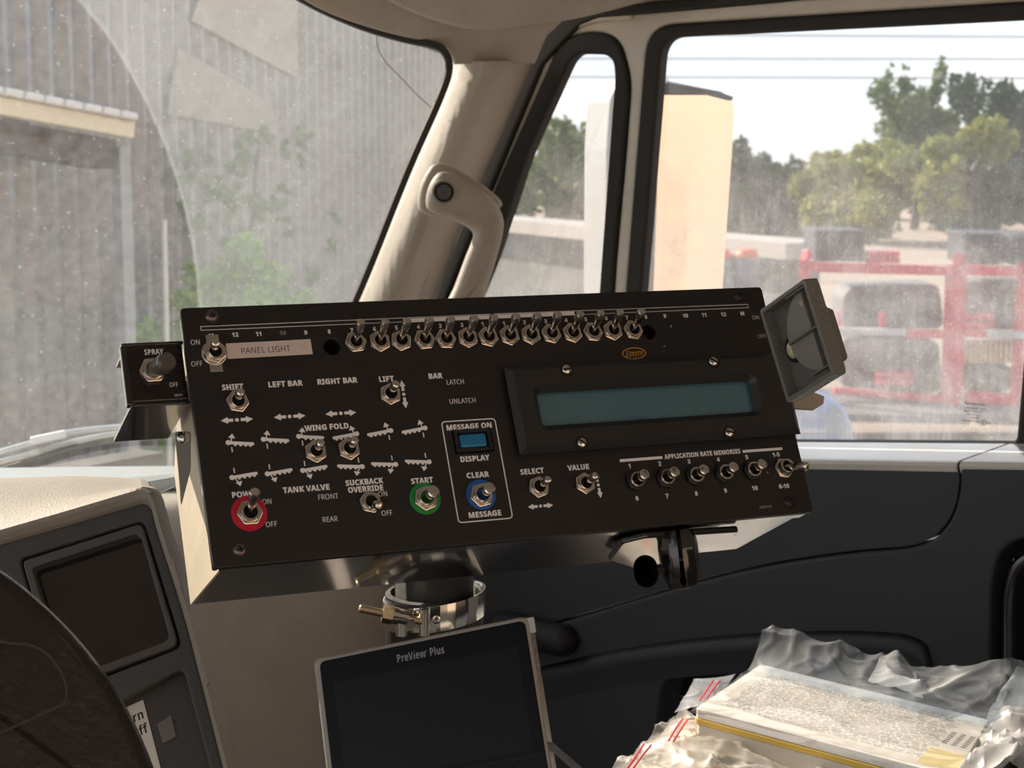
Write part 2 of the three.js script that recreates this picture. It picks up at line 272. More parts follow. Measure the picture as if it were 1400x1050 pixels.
// ---------------------------------------------------------------- windscreen, pillar, header, roof, cab shell
const BASE_Y = 1.985;
const crv = (a) => new THREE.CatmullRomCurve3(a.map((p) => V(...p)), false, 'centripetal');
const baseC = crv([[1.60, BASE_Y, -1.455], [1.565, BASE_Y, -1.52], [1.45, BASE_Y, -1.68], [1.294, BASE_Y, -1.80], [1.0, BASE_Y, -1.92], [0.7, BASE_Y, -1.95], [0.2, BASE_Y, -1.92], [-0.2, BASE_Y, -1.78], [-0.36, BASE_Y, -1.6]]);
const topC = crv([[1.585, 2.50, -1.285], [1.555, 2.52, -1.33], [1.45, 2.60, -1.44], [1.294, 2.68, -1.55], [1.0, 2.75, -1.65], [0.7, 2.77, -1.69], [0.2, 2.75, -1.66], [-0.2, 2.66, -1.52], [-0.345, 2.58, -1.36]]);
function screenGeo(off, n = 60, m = 8) {
  const pos = [], uv = [], idx = [], L = baseC.getLength();
  for (let i = 0; i <= n; i++) { const b = baseC.getPoint(i / n), t = topC.getPoint(i / n);
    for (let j = 0; j <= m; j++) { const p = b.clone().lerp(t, j / m); const c = V(0.65, p.y, -0.8), o = p.clone().sub(c).setY(0.4).normalize(); p.addScaledVector(o, off + 0.02 * Math.sin(Math.PI * j / m)); pos.push(p.x, p.y, p.z); uv.push(i / n * L / 2, j / m * 0.85 / 2); } }
  for (let i = 0; i < n; i++) for (let j = 0; j < m; j++) { const a = i * (m + 1) + j, c = a + m + 1; idx.push(a, c, a + 1, a + 1, c, c + 1); }
  const g = new THREE.BufferGeometry(); g.setAttribute('position', new THREE.Float32BufferAttribute(pos, 3)); g.setAttribute('uv', new THREE.Float32BufferAttribute(uv, 2)); g.setIndex(idx); g.computeVertexNormals(); return g;
}
let wiperCircle = null;
{
  const g0 = screenGeo(0.003), probe = new THREE.Mesh(g0, new THREE.MeshBasicMaterial({ side: THREE.DoubleSide })); probe.updateMatrixWorld(true);
  const rc = new THREE.Raycaster(), suv = (x, y) => { rc.set(EYE, rayTo(x, y)); const h = rc.intersectObject(probe)[0]; return h ? h.uv.clone().multiplyScalar(2) : null; };   // metres along and up the glass
  const [a, b, c] = [suv(112, 5), suv(205, 150), suv(272, 400)];
  const d = 2 * (a.x * (b.y - c.y) + b.x * (c.y - a.y) + c.x * (a.y - b.y)), q = (p) => p.lengthSq();
  const cx = (q(a) * (b.y - c.y) + q(b) * (c.y - a.y) + q(c) * (a.y - b.y)) / d, cy = (q(a) * (c.x - b.x) + q(b) * (a.x - c.x) + q(c) * (b.x - a.x)) / d;
  wiperCircle = { x: cx, y: cy, r: a.distanceTo(new THREE.Vector2(cx, cy)) };
  const tex = dataTex(2048, (x, y) => {
    const s = x * 2, t = y * 1.0, dd = Math.hypot(s - cx, t - cy) - wiperCircle.r;
    const clean = THREE.MathUtils.smoothstep(-dd, -0.001, 0.003), rim = Math.exp(-((dd / 0.004) ** 2));
    const blot = 0.5 + 0.8 * fbm(s * 5, t * 5, 2.2, 4), fine = fbm(s * 70, t * 70, 7.1, 2), run = fbm(s * 38 + t * 16, t * 9 - s * 3, 4.4, 3);
    let al = (clean * 0.17 + (1 - clean) * 0.36) * (0.72 + 0.5 * blot) + 0.10 * fine + 0.10 * run * (1 - 0.5 * clean) + 0.10 * rim * (dd > -0.004 ? 1 : 0);
    if (fbm(s * 190, t * 190, 3.9, 1) > 0.29) al += 0.20 + 0.1 * rnd();
    return Math.max(0.03, al);
  }, { h: 1024 });
  tex.wrapS = tex.wrapT = THREE.ClampToEdgeWrapping;
  const glass = mesh('glass', screenGeo(0), paneM);
  const dustG = screenGeo(0.004); { const u = dustG.attributes.uv; for (let i = 0; i < u.count; i++) u.setXY(i, u.getX(i) * 2 / 2, u.getY(i) * 2 / 1); }
  const dust = mesh('dust_film', dustG, dustMat(tex, lin(0.47, 0.51, 0.54), 0.55)); tag(dust, 'dust with a cleaner arc swept by the wiper', null, null, 'stuff');
  const crack = mesh('crack', tube([[515, 42], [516, 62], [524, 80], [545, 103], [562, 121], [575, 134], [592, 149]].map(([x, y]) => { rc.set(EYE, rayTo(x, y)); return rc.intersectObject(probe)[0].point.lerp(EYE, 0.004); }), 0.0006, 30, 5), std(lin(0.25, 0.25, 0.25), 0.4));
  // black band printed round the edge
  const bandPx = [[330, -42], [400, -8], [440, 13], [500, 38], [560, 55], [590, 61], [605, 68], [613, 82], [613, 100], [603, 130], [560, 228], [505, 366], [483, 418], [440, 520]];
  const bandD = (y, x) => 1.975 + 0.10 * THREE.MathUtils.clamp((y - 80) / 340, 0, 1);
  const bc = smooth(bandPx.map(([x, y]) => at(x, y, bandD(y))), 80);
  const band = mesh('edge_band', loft(bc.map((p, i) => {
    const t = bc[Math.min(i + 1, bc.length - 1)].clone().sub(bc[Math.max(i - 1, 0)]).normalize(), out = t.clone().cross(EYE.clone().sub(p).normalize()).normalize(), w = 0.0045, f = EYE.clone().sub(p).normalize();
    return [[-w, 0], [-w * 0.6, 0.004], [w, 0.005], [w, -0.004], [-w, -0.004]].map(([o, d]) => p.clone().addScaledVector(out, -o).addScaledVector(f, d));
  })), M.rubber);
  thing('window_1', 'dusty curved windscreen with a wiper-swept arc', null, [glass, dust, crack, band], null, 'structure');
  globalThis.screenProbe = (x, y) => { rc.set(EYE, rayTo(x, y)); const h = rc.intersectObject(probe)[0]; return h && h.point; };
}
{ // A-pillar cover: left edge along the glass, right edge along the weatherstrip, swelling into the cab
  const L = smooth([[617, 84], [614, 98], [600, 136], [560, 236], [521, 334], [490, 410], [455, 500], [420, 600]].map(([x, y]) => at(x, y, 1.99 + 0.10 * (y - 80) / 340)), 40);
  const R = smooth([[729, 83], [724, 96], [701, 149], [672, 216], [633, 306], [607, 375], [590, 420], [550, 520], [515, 610]].map(([x, y]) => door.hit(x, y, 0.028)), 40);
  const rings = L.map((l, i) => {
    const r = R[i], mid = l.clone().add(r).multiplyScalar(0.5), f = EYE.clone().sub(mid).normalize(), ring = [];
    l.addScaledVector(l.clone().sub(EYE).normalize(), 0.075);   // the edge turns away behind the glass line
    for (let k = 0; k <= 22; k++) { const t = k / 22; ring.push(l.clone().lerp(r, t).addScaledVector(f, 0.086 * Math.pow(Math.sin(Math.PI * Math.pow(t, 0.92)), 0.9))); }
    for (let k = 1; k < 6; k++) { const t = 1 - k / 6; ring.push(l.clone().lerp(r, t).addScaledVector(f, -0.012 * Math.sin(Math.PI * t))); }
    return ring;
  });
  const cover = mesh('pillar_cover', loft(rings, { crease: 0.9 }), M.tan);
  thing('trim_1', 'beige moulded cover on the front pillar beside the windscreen', null, [cover], null, 'structure');
}
{ // header above the windscreen, visor and roof
  const hf = facing(560, 40, 1.965, 6, -32);
  const low = smooth2(hf.list([[330, -55], [405, -8], [445, 14], [500, 34], [560, 50], [592, 56], [608, 63], [617, 76], [620, 86]]), 40);
  const outline = [...low, ...hf.list([[674, 83.5], [731, 85], [747, 47], [768, 27], [800, 19], [832, 13], [870, 3], [960, -6], [980, -290], [250, -290]])];
  const header = mesh('header_panel', slab(outline, { z0: -0.02, z1: 0.006, bevel: 0.004, mat: hf.mat }), M.headliner);
  const vf = facing(690, 5, 1.93, 4, -40);
  const v = smooth2(vf.list([[470, -60], [520, -20], [565, 4], [630, 24], [655, 27], [700, 23], [722, 19], [760, 16], [820, 4], [900, -22], [960, -60]]), 50);
  const visor = mesh('visor_moulding', slab([...v, ...vf.list([[980, -270], [380, -270]])], { z0: 0, z1: 0.022, bevel: 0.008, mat: vf.mat }), M.headliner);
  const clip = mesh('visor_clip', slab(rounded(vf.list([[644, 18], [650, 28], [690, 28], [720, 22], [718, 14], [680, 18]]), 0.002), { z0: -0.006, z1: 0.003, bevel: 0.002, mat: vf.mat }), M.headliner);
  thing('trim_2', 'beige header panel and visor moulding above the windscreen', null, [header, visor, clip], null, 'structure');
  // roof, back wall with window, driver's side, floor, bulkhead: the rest of the closed cab, its windows enlarged for fill light
  const roofC = [];
  for (const [z, y] of [[-1.66, 2.86], [-1.5, 2.88], [-1.3, 2.89], [-0.6, 2.90], [0.4, 2.90], [1.0, 2.86]]) {
    const ring = [];
    for (const [x, dy] of [[-0.46, -0.25], [-0.40, -0.1], [-0.2, -0.02], [0.65, 0], [1.45, -0.01], [1.70, -0.06], [1.76, -0.20]]) ring.push(V(x, y + dy, z + (z < -1.2 ? Math.abs(x - 0.65) ** 2 * 0.32 : 0)));
    for (const p of ring.slice().reverse()) ring.push(p.clone().add(V(0, 0.04, 0)));
    roofC.push(ring);
  }
  single('ceiling', loft(roofC), M.liner, 'beige headliner of the cab', null, null, 'structure');
  const backShape = [new THREE.Vector2(-0.5, 0), new THREE.Vector2(1.8, 0), new THREE.Vector2(1.8, 1.9), new THREE.Vector2(-0.5, 1.9)];
  const bw = new Frame(V(0, 1.0, 1.0), V(-1, 0, 0), V(0, 1, 0));
  const hole = rounded([[-1.62, 0.80], [0.32, 0.80], [0.32, 1.76], [-1.62, 1.76]].map(([x, y]) => new THREE.Vector2(x, y)), 0.08).reverse();
  single('wall_rear', slab(backShape.map((p) => new THREE.Vector2(-p.x, p.y)).reverse(), { holes: [hole], z0: -0.06, z1: 0, mat: bw.mat }), M.liner, 'beige back wall of the cab with a window opening enlarged for fill light', null, null, 'structure');
  const sw = new Frame(V(-0.48, 1.0, 0), V(0, 0, -1), V(0, 1, 0));
  const s2 = [[-1.05, 0], [1.55, 0], [1.55, 0.98], [1.38, 1.62], [-1.05, 1.75]].map(([x, y]) => new THREE.Vector2(x, y));
  const sh = rounded([[-0.95, 0.78], [1.42, 0.78], [1.26, 1.60], [-0.95, 1.68]].map(([x, y]) => new THREE.Vector2(x, y)), 0.06);
  single('wall_left', slab(s2, { holes: [sh], z0: -0.05, z1: 0, mat: sw.mat }), M.liner, "driver's side wall of the cab with a window opening enlarged for fill light", null, null, 'structure');
  const zE = door.p2(1494, 300).x;                           // the side behind the door, and the rail above it
  single('wall_right', [box(0.10, 1.75, 1.02 - zE, 1.74, 1.875, (1.02 + zE) / 2, 0.01), box(0.05, 0.9, 1.5, 1.785, 1.45, -1.0 + 0.2)], M.liner, 'beige side panel behind the passenger door', null, null, 'structure');
  single('trim_5', box(0.12, 0.22, 2.36, 1.715, 2.715, -0.16, 0.03), M.liner, 'beige roof rail above the passenger door', null, null, 'structure');
  single('trim_6', box(0.05, 1.5, 0.11, 1.685, 1.86, zE + 0.055, 0.02), M.darkTrim, 'dark cover of the pillar behind the passenger door', null, null, 'structure');
  single('floor', box(2.3, 0.05, 3.1, 0.64, 1.0, -0.5), M.blackTrim, 'black floor mat of the cab', null, null, 'structure');
  single('wall_front', box(2.1, 0.92, 0.05, 0.64, 1.48, -2.0), M.blackTrim, 'bulkhead under the dashboard', null, null, 'structure');
}
{ // rail that closes the gap between the windscreen and the roof
  const pts = Array.from({ length: 41 }, (_, i) => topC.getPoint(i / 40));
  single('trim_4', loft(pts.map((p) => [V(p.x, p.y - 0.01, p.z - 0.03), V(p.x, p.y + 0.005, p.z + 0.012), V(p.x, 2.87, p.z + 0.09), V(p.x, 2.91, p.z + 0.02)])), M.headliner, 'beige rail above the windscreen', null, null, 'structure');
}
{ // grab handle on the pillar
  const f = facing(625, 300, 1.93, 8, 0);
  const pad = mesh('mounting_pad', slab(smooth2(f.list([[576, 285], [576, 262], [584, 240], [596, 224], [612, 224], [640, 238], [668, 256], [690, 280], [650, 300], [620, 300], [590, 294]]), 44, true), { z0: -0.035, z1: -0.009, bevel: 0.006, seg: 4, mat: f.mat }), M.tan);
  const outline = smooth2(f.list([[583, 283], [583, 266], [590, 247], [600, 236], [612, 236], [640, 250], [663, 264], [679, 281], [687, 301], [686, 320], [677, 354], [664, 395], [652, 432], [606, 432], [622, 390], [636, 352], [646, 326], [646, 318], [636, 309], [612, 298], [590, 290]]), 110, true);
  const grip = mesh('grip', slab(outline, { z0: -0.012, z1: 0.018, bevel: 0.0115, seg: 6, mat: f.mat }), M.tan);
  const c = f.p2(604, 263), turned = (a) => { const g = new THREE.LatheGeometry(a.map(([x, y]) => new THREE.Vector2(x, y)), 32); g.rotateX(Math.PI / 2); g.translate(c.x, c.y, 0); return creased(g.applyMatrix4(f.mat), 0.6); };
  const socket = mesh('painted_recess', turned([[0, 0.0186], [0.0112, 0.0186]]), M.rubber);  // flat dark disc, coloured like the shade inside a bolt recess
  const rim = mesh('socket_rim', turned([[0.0108, 0.0184], [0.0112, 0.0196], [0.0122, 0.0200], [0.0134, 0.0194], [0.0140, 0.0180]]), M.tan);
  const bolt = mesh('bolt', turned([[0, 0.0205], [0.0026, 0.0205], [0.0030, 0.0216], [0.0050, 0.0214], [0.0056, 0.0205], [0.0078, 0.0200], [0.0080, 0.0188]]), M.greyBezel, null, 'dark recessed bolt');
  thing('grab_handle', 'beige moulded grab handle bolted to the front pillar', 'grab handle', [pad, grip, socket, rim, bolt]);
}
// ---------------------------------------------------------------- dashboard, binnacle, steering wheel
{
  const ZF = -1.35, rings = [];
  const cc = Array.from({ length: 200 }, (_, i) => baseC.getPoint(i / 199));
  const farZ = (x) => { let b = cc[0]; for (const p of cc) if (Math.abs(p.x - x) < Math.abs(b.x - x)) b = p; return b.z + 0.012; };
  for (let i = 0; i <= 30; i++) {
    const x = 0.62 + (1.575 - 0.62) * i / 30, zf = farZ(x), z = ZF - 0.02 * (1.2 - x) * (x < 1.2 ? 1 : 0) + (x > 1.45 ? -0.03 * ((x - 1.45) / 0.12) ** 2 : 0);
    const prof = [[z - 0.05, 1.2], [z - 0.03, 1.55], [z, 1.80], [z, 1.95], [z - 0.006, 1.985], [z - 0.022, 2.01], [z - 0.05, 2.022], [z + (zf - z) * 0.45, 2.016]];
    if (zf < z - 0.08) prof.push([zf + 0.03, 1.995], [zf, BASE_Y - 0.012], [zf, 1.2]); else prof.push([z - 0.055, 2.0], [z - 0.056, 1.98], [z - 0.056, 1.2]);
    rings.push(prof.map(([a, b]) => V(x, b, a)));
  }
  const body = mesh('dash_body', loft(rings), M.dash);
  const pts = (y0, y1) => [0, 40, 80, 120, 160, 200, 246, 290].map((x) => [x, y0 + (y1 - y0) * x / 246]);
  // pale strip along the foot of the windscreen with fine slots, the sky reflection tinted into its colour
  const up = smooth([[-60, 640], [0, 639.5], [120, 638], [246, 637], [300, 636]].map(([x, y]) => at(x, y, 2.03)), 30), dn = smooth([[-60, 712], [0, 697], [120, 674], [190, 662], [246, 652], [300, 642]].map(([x, y]) => at(x, y, 1.90)), 30);
  const strip = mesh('demister_strip', loft(up.map((p, i) => [p, dn[i], dn[i].clone().add(V(0, -0.012, 0)), p.clone().add(V(0, -0.012, 0))])), phys(lin(0.50, 0.56, 0.58), 0.3, { clearcoat: 0.6, clearcoatRoughness: 0.2 }));
  const ribs = []; for (let i = 0; i < 46; i++) { const t = 0.50 + 0.36 * i / 45, k = Math.min(29, Math.floor(t * 30)), q = t * 30 - k, a = dn[k].clone().lerp(dn[k + 1], q), b = up[k].clone().lerp(up[k + 1], q), m = a.clone().lerp(b, 0.34); ribs.push(boxAB(a.add(V(0, 0.0004, 0)), m.add(V(0, 0.0004, 0)), 0.0016, 0.0012)); }
  const slots = mesh('slot_ribs', ribs, std(lin(0.30, 0.33, 0.34), 0.5)); tag(slots, null, null, null, 'stuff');
  const seam = mesh('seam_strip', boxAB(at(201, 683, 1.74), at(262, 655, 1.80), 0.002, 0.0012), M.greyBezel);
  thing('dashboard', 'beige dashboard below the windscreen with a pale demister strip', 'dashboard', [body, strip, slots, seam]);
}
const rodr = (rv, t) => { const v = V(...rv), a = v.length(), q = new THREE.Quaternion().setFromAxisAngle(v.normalize(), a); return CAMM.clone().multiply(new THREE.Matrix4().compose(V(...t), q, V(1, 1, 1))); };
const frameOf = (m) => { const x = V(0, 0, 0), y = V(0, 0, 0), z = V(0, 0, 0); m.extractBasis(x, y, z); return new Frame(V(0, 0, 0).setFromMatrixPosition(m), x, y); };
{ // instrument binnacle: a face panel in a deep moulded hood
  const mf = rodr([-0.41777, -0.0042, 0.34843], [-0.27124, -0.14381, -1.15134]), F = frameOf(mf), P = (a) => F.list(a);
  const path = rounded(P([[-260, 806], [0, 740], [196, 683], [206, 692], [214, 724], [251, 840], [286, 975], [330, 1150]]), [0, 0, 0.006, 0.004, 0.02, 0, 0, 0], 8);
  const sil = smooth2(path, 90);
  const prof = [[-0.002, -0.010], [0.0, 0.0], [0.0025, 0.004], [0.006, 0.0045], [0.0095, 0.001], [0.0125, -0.008], [0.0135, -0.02], [0.014, -0.05], [0.013, -0.09], [0.011, -0.14], [0.008, -0.19], [0.0, -0.21], [-0.012, -0.20]], backDir = camDir(-0.235, 0.09, -1);
  let corner = 0; sil.forEach((p, i) => { if (p.x + p.y > sil[corner].x + sil[corner].y) corner = i; });
  const rings = sil.map((p, i) => {
    const t = sil[Math.min(i + 1, sil.length - 1)].clone().sub(sil[Math.max(i - 1, 0)]).normalize(), o = new THREE.Vector2(-t.y, t.x);
    const k = 1 - 0.42 * (1 - THREE.MathUtils.smoothstep(o.y, 0.1, 0.9)); const xa = F.p2(0, 740).x, xb = F.p2(120, 703).x, along = i > corner ? sil[i].distanceTo(sil[corner]) : 0, lift = i <= corner ? (p.x < xb ? 0.015 * Math.min(2, (xb - p.x) / (xb - xa)) : -0.015 * (p.x - xb) / (sil[corner].x - xb)) : -0.015 * (1 - THREE.MathUtils.smoothstep(along, 0, 0.06));
    return prof.map(([r, z]) => V(p.x + o.x * r * k, p.y + o.y * r * k, Math.max(z, -0.012)).applyMatrix4(mf).addScaledVector(backDir, Math.max(0, -0.012 - z)).add(V(0, lift * THREE.MathUtils.smoothstep(-z, 0.005, 0.12), 0)));
  });
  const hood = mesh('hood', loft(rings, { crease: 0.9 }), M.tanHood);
  const inset = sil.map((p) => p.clone());
  const face = [...inset, ...P([[300, 1190], [-300, 1260]])];
  const bezelOut = rounded(P([[24, 761], [193, 708.5], [246, 882], [77, 947]]), [0.004, 0.005, 0.006, 0.006], 6);
  const bezelIn = rounded(P([[41, 774], [189, 726], [231, 873], [88, 926]]), [0.003, 0.006, 0.006, 0.006], 6);
  const trough = rounded(P([[28, 765], [192, 713], [242, 880], [80, 941]]), [0.004, 0.005, 0.006, 0.006], 6);
  const well = rounded(P([[100, 992], [248, 911], [301, 1110], [120, 1170]]), [0.004, 0.006, 0.004, 0.004], 6);
  const panel = mesh('face_panel', slab(face, { holes: [bezelOut, well], z0: -0.02, z1: -0.004, bevel: 0.002, mat: mf }), M.greyPanel);
  const bez = mesh('screen_bezel', slab(trough, { holes: [bezelIn], z0: -0.016, z1: -0.003, bevel: 0.0011, mat: mf }), M.greyBezel);
  const scr = mesh('dark_screen', slab(rounded(P([[26, 763], [195, 709], [246, 884], [76, 948]]), 0.004), { z0: -0.022, z1: -0.012, mat: mf }), M.screen);
  const wellB = mesh('switch_plate', slab(rounded(P([[90, 985], [256, 898], [312, 1130], [110, 1190]]), 0.004), { z0: -0.03, z1: -0.013, bevel: 0.001, mat: mf }), M.greyPanel);
  const groove = mesh('side_groove', slab(rounded(P([[236.5, 766], [240.5, 764.5], [289, 937], [285, 939]]), 0.0009), { z0: -0.02, z1: 0.0062, bevel: 0.0008, mat: mf }), M.tanHood);
  // notice sticker, most of it behind the steering wheel
  const stC = P([[100, 990], [188.5, 950.5], [217, 1062], [130, 1110]]);
  const stT = canvasTex(512, 560, (g, w, h) => {
    g.fillStyle = '#e9e7e2'; g.fillRect(0, 0, w, h); g.fillStyle = '#23272b'; g.textAlign = 'right'; g.font = 'bold 88px sans-serif';
    g.fillText('To Turn', 492, 118); g.fillText('Off', 492, 216);
    g.fillStyle = '#e3b04a'; g.beginPath(); g.moveTo(330, 250); g.lineTo(470, 520); g.lineTo(190, 520); g.fill();
    g.strokeStyle = '#b6383a'; g.lineWidth = 14; g.stroke();
  });
  const sg = new THREE.BufferGeometry(), w3 = (p, z) => V(p.x, p.y, z).applyMatrix4(mf);
  { const pos = [], uv = []; const quad = stC.map((p) => w3(p, -0.0125)); const N = 6; const idx = []; for (let j = 0; j <= N; j++) for (let i = 0; i <= N; i++) { const a = quad[0].clone().lerp(quad[1], i / N), b = quad[3].clone().lerp(quad[2], i / N), p = a.lerp(b, j / N); pos.push(p.x, p.y, p.z); uv.push(i / N, 1 - j / N); } for (let j = 0; j < N; j++) for (let i = 0; i < N; i++) { const a = j * (N + 1) + i; idx.push(a, a + N + 1, a + 1, a + 1, a + N + 1, a + N + 2); } sg.setAttribute('position', new THREE.Float32BufferAttribute(pos, 3)); sg.setAttribute('uv', new THREE.Float32BufferAttribute(uv, 2)); sg.setIndex(idx); sg.computeVertexNormals(); }
  const notice = mesh('notice_sticker', sg, std(0xffffff, 0.45, { map: stT }), null, 'white notice sticker reading Turn Off');
  const patch = mesh('grey_patch', slab(P([[208, 984.5], [227, 971.5], [234, 1001], [216, 1011]]), { z0: -0.0129, z1: -0.0122, mat: mf }), std(lin(0.20, 0.185, 0.175), 0.5), null, 'small grey adhesive patch');
  thing('instrument_binnacle', 'moulded beige instrument hood with grey face and blank dark screen', 'instrument panel', [hood, panel, bez, scr, wellB, groove, notice, patch]);
}
{ // steering wheel, its rim and broad spoke at the lower left
  const c = at(-352, 1262, 0.82), W = facing(-352, 1262, 0.82, 6, 4), R = 0.2065;
  const m = W.mat, geoRim = new THREE.TorusGeometry(R - 0.0165, 0.0165, 18, 120, Math.PI * 1.52); geoRim.scale(1, 1, 1.1); geoRim.rotateZ(Math.PI * 0.49); geoRim.applyMatrix4(m);
  const rim = mesh('rim', geoRim, M.leather);
  const sector = (a0, a1, r0, r1) => { const o = []; for (let k = 0; k <= 40; k++) { const a = (a0 + (a1 - a0) * k / 40) * D2R; o.push(new THREE.Vector2(r1 * Math.cos(a), r1 * Math.sin(a))); } for (let k = 40; k >= 0; k--) { const a = (a0 + (a1 - a0) * k / 40) * D2R; o.push(new THREE.Vector2(r0 * Math.cos(a), r0 * Math.sin(a))); } return o; };
  const local = (a) => W.list(a);
  const pod = smooth2(local([[-140, 852], [0, 889], [30, 892], [52, 903], [70, 925], [79, 948], [77, 968], [40, 988], [0, 1006], [-150, 1075]]), 50);
  const podIn = smooth2(local([[-150, 880], [-20, 938], [0, 952], [22, 980], [24, 989], [0, 1003], [-120, 1060]]), 50);
  const spoke = mesh('spoke', slab(sector(-2, 90, 0.062, R), { holes: [pod], z0: -0.018, z1: 0.0180, bevel: 0.012, seg: 8, mat: m }), M.leather);
  const podM = mesh('button_pod', slab(pod.map((p) => p.clone()), { z0: -0.010, z1: 0.0135, bevel: 0.003, seg: 3, mat: m }), M.satinBlack);
  const pad2 = mesh('pod_button', slab(podIn, { z0: 0.0, z1: 0.0150, bevel: 0.0015, mat: m }), M.satinBlack);
  const others = [[160, 200], [262, 278]].map(([a, b]) => mesh('spoke', slab(sector(a, b, 0.06, R - 0.012), { z0: -0.01, z1: 0.008, bevel: 0.005, mat: m }), M.leather));
  const hub = mesh('hub', slab(sector(0, 360, 0.001, 0.078).slice(0, 40), { z0: -0.03, z1: 0.018, bevel: 0.012, seg: 4, mat: m }), M.leather);
  const podLitEdge = mesh('pod_lit_edge', tube(pod.filter((p, i) => i > 1 && i < pod.length - 2).map((p) => V(p.x, p.y, 0.0176).applyMatrix4(m)), 0.0009, 80, 6), M.greyPanel), btnLitEdge = mesh('button_lit_edge', tube(podIn.filter((p, i) => i > 1 && i < podIn.length - 2).map((p) => V(p.x, p.y, 0.0152).applyMatrix4(m)), 0.0007, 80, 6), M.greyBezel);  // grey beads drawn in for the sunlit edges of pod and button
  thing('steering_wheel', 'black leather steering wheel with a broad spoke and worn grain', 'steering wheel', [rim, spoke, podM, pad2, podLitEdge, btnLitEdge, ...others, hub]);
}
// ---------------------------------------------------------------- control console
const MC = rodr([-0.32441, 0.38215, 0.11868], [0.00021, -0.0194, -1.10095]), CF = frameOf(MC), PW = 0.4, PH = 0.1601;
const cp = (x, y, off = 0) => CF.p2(x, y, off);             // a place on the console's face, metres from its middle
const SC = 5000;                                            // canvas pixels per metre
const silk = '#f0f0f3';
function printed(w, h, base, draw) {
  return canvasTex(Math.round(w * SC), Math.round(h * SC), (g, cw, ch) => {
    g.fillStyle = base; g.fillRect(0, 0, cw, ch);
    g.translate(cw / 2, ch / 2); draw(g, cw, ch);
  });
}
const faceTex = printed(PW, PH, '#191718', (g, cw, ch) => {
  const X = (x, y) => { const p = cp(x, y); return [p.x * SC, -p.y * SC]; };
  // scuffs and faded wiping marks in the paint
  for (let i = 0; i < 220; i++) { g.fillStyle = 'rgba(' + (rnd() < 0.5 ? '255,245,235' : '0,0,0') + ',' + (0.006 + 0.012 * rnd()) + ')'; g.beginPath(); g.ellipse(rr(-1, 1) * cw / 2, rr(-1, 1) * ch / 2, rr(4, 70), rr(1, 9), rr(-0.6, 0.4), 0, 7); g.fill(); }
  for (let i = 0; i < 60; i++) { g.fillStyle = 'rgba(200,195,190,' + (0.1 + 0.3 * rnd()) + ')'; g.beginPath(); g.arc(rr(-1, 1) * cw / 2, rr(-1, 1) * ch / 2, rr(0.6, 1.7), 0, 7); g.fill(); }
  g.fillStyle = g.strokeStyle = silk; g.textAlign = 'center'; g.textBaseline = 'middle'; g.lineJoin = 'round';
  const T = (s, x, y, px, o = {}) => { const [a, b] = X(x, y), f = px * 0.000459 * SC / 0.715; g.save(); g.translate(a, b); g.globalAlpha = o.a ?? 1; g.font = (o.thin ? '' : 'bold ') + f.toFixed(1) + 'px sans-serif'; g.scale(o.w ?? 1.02, 1); g.fillText(s, 0, 0); if (!o.thin) { g.lineWidth = 0.9; g.strokeText(s, 0, 0); } g.restore(); };
  const poly = (pts, fill) => { g.beginPath(); pts.forEach(([x, y], i) => { const q = X(x, y); i ? g.lineTo(...q) : g.moveTo(...q); }); g.closePath(); fill ? g.fill() : g.stroke(); };
  const big = [['SHIFT', 318, 529], ['LEFT BAR', 390, 525], ['RIGHT BAR', 461, 521], ['LIFT', 528, 518], ['BAR', 595, 514], ['WING FOLD', 447, 584], ['TANK VALVE', 419, 668], ['SUCKBACK', 498, 659], ['OVERRIDE', 500, 668.5], ['START', 577, 657], ['POWER', 336, 675.5], ['MESSAGE ON', 641.5, 583], ['DISPLAY', 649, 627], ['CLEAR', 653, 649.5], ['MESSAGE', 663, 703], ['SELECT', 727.5, 644.5], ['VALUE', 791, 639]];
  for (const [s, x, y] of big) T(s, x, y, s.startsWith('OV') || s.startsWith('SU') ? 7.0 : 7.4, { w: s === 'SHIFT' || s === 'SELECT' ? 1.0 : 1.03 });
  for (const [s, x, y] of [['LATCH', 622.5, 522.5], ['UNLATCH', 632.5, 548], ['FRONT', 448.5, 679], ['REAR', 451, 710], ['ON', 523.5, 675.5], ['OFF', 529, 701.5], ['ON', 365, 686], ['OFF', 371, 717], ['ON', 267, 468], ['OFF', 269, 497.5]]) T(s, x, y, 6.6, { thin: 1, w: 0.98 });
  T('ON', 1033, 434, 6.2, { thin: 1, a: 0.75 }); T('OFF', 1041.5, 459.5, 6.2, { thin: 1, a: 0.75 });
  T('APPLICATION RATE MEMORIES', 961, 621, 6.4, { w: 0.93 });
  for (const [s, x, y] of [['1', 861, 637], ['2', 902, 634], ['3', 942, 631], ['4', 982, 628], ['5', 1021, 625], ['1-5', 1061, 621.5], ['6', 871, 681.5], ['7', 912, 678], ['8', 952, 674.5], ['9', 992, 671], ['10', 1032, 667.5], ['6-10', 1072, 664.5]]) T(s, x, y, 6);
  T('3387570', 1046.5, 693, 3.6, { thin: 1, a: 0.8 });
  const top = [['M', 289, 459], ['12', 321.5, 457.5], ['11', 354, 456.5], ['10', 386.5, 455], ['9', 418, 454.5], ['8', 450, 453], ['7', 481, 451.5], ['6', 512, 449.5], ['5', 542, 448], ['4', 572, 446.5], ['3', 602, 445.5], ['2', 631.5, 444], ['1', 660, 443], ['1', 689, 442], ['2', 717, 440.5], ['3', 746, 439], ['4', 774, 437.5], ['5', 801, 436.5], ['6', 829, 435], ['7', 857, 434], ['8', 883, 433], ['9', 909, 432], ['10', 937, 431.5], ['11', 963, 430.5], ['12', 989, 429.5], ['M', 1015, 428.5]];
  top.forEach(([s, x, y], i) => T(s, x, y, 5.6, { a: i === 3 ? 0.35 : 0.92 }));
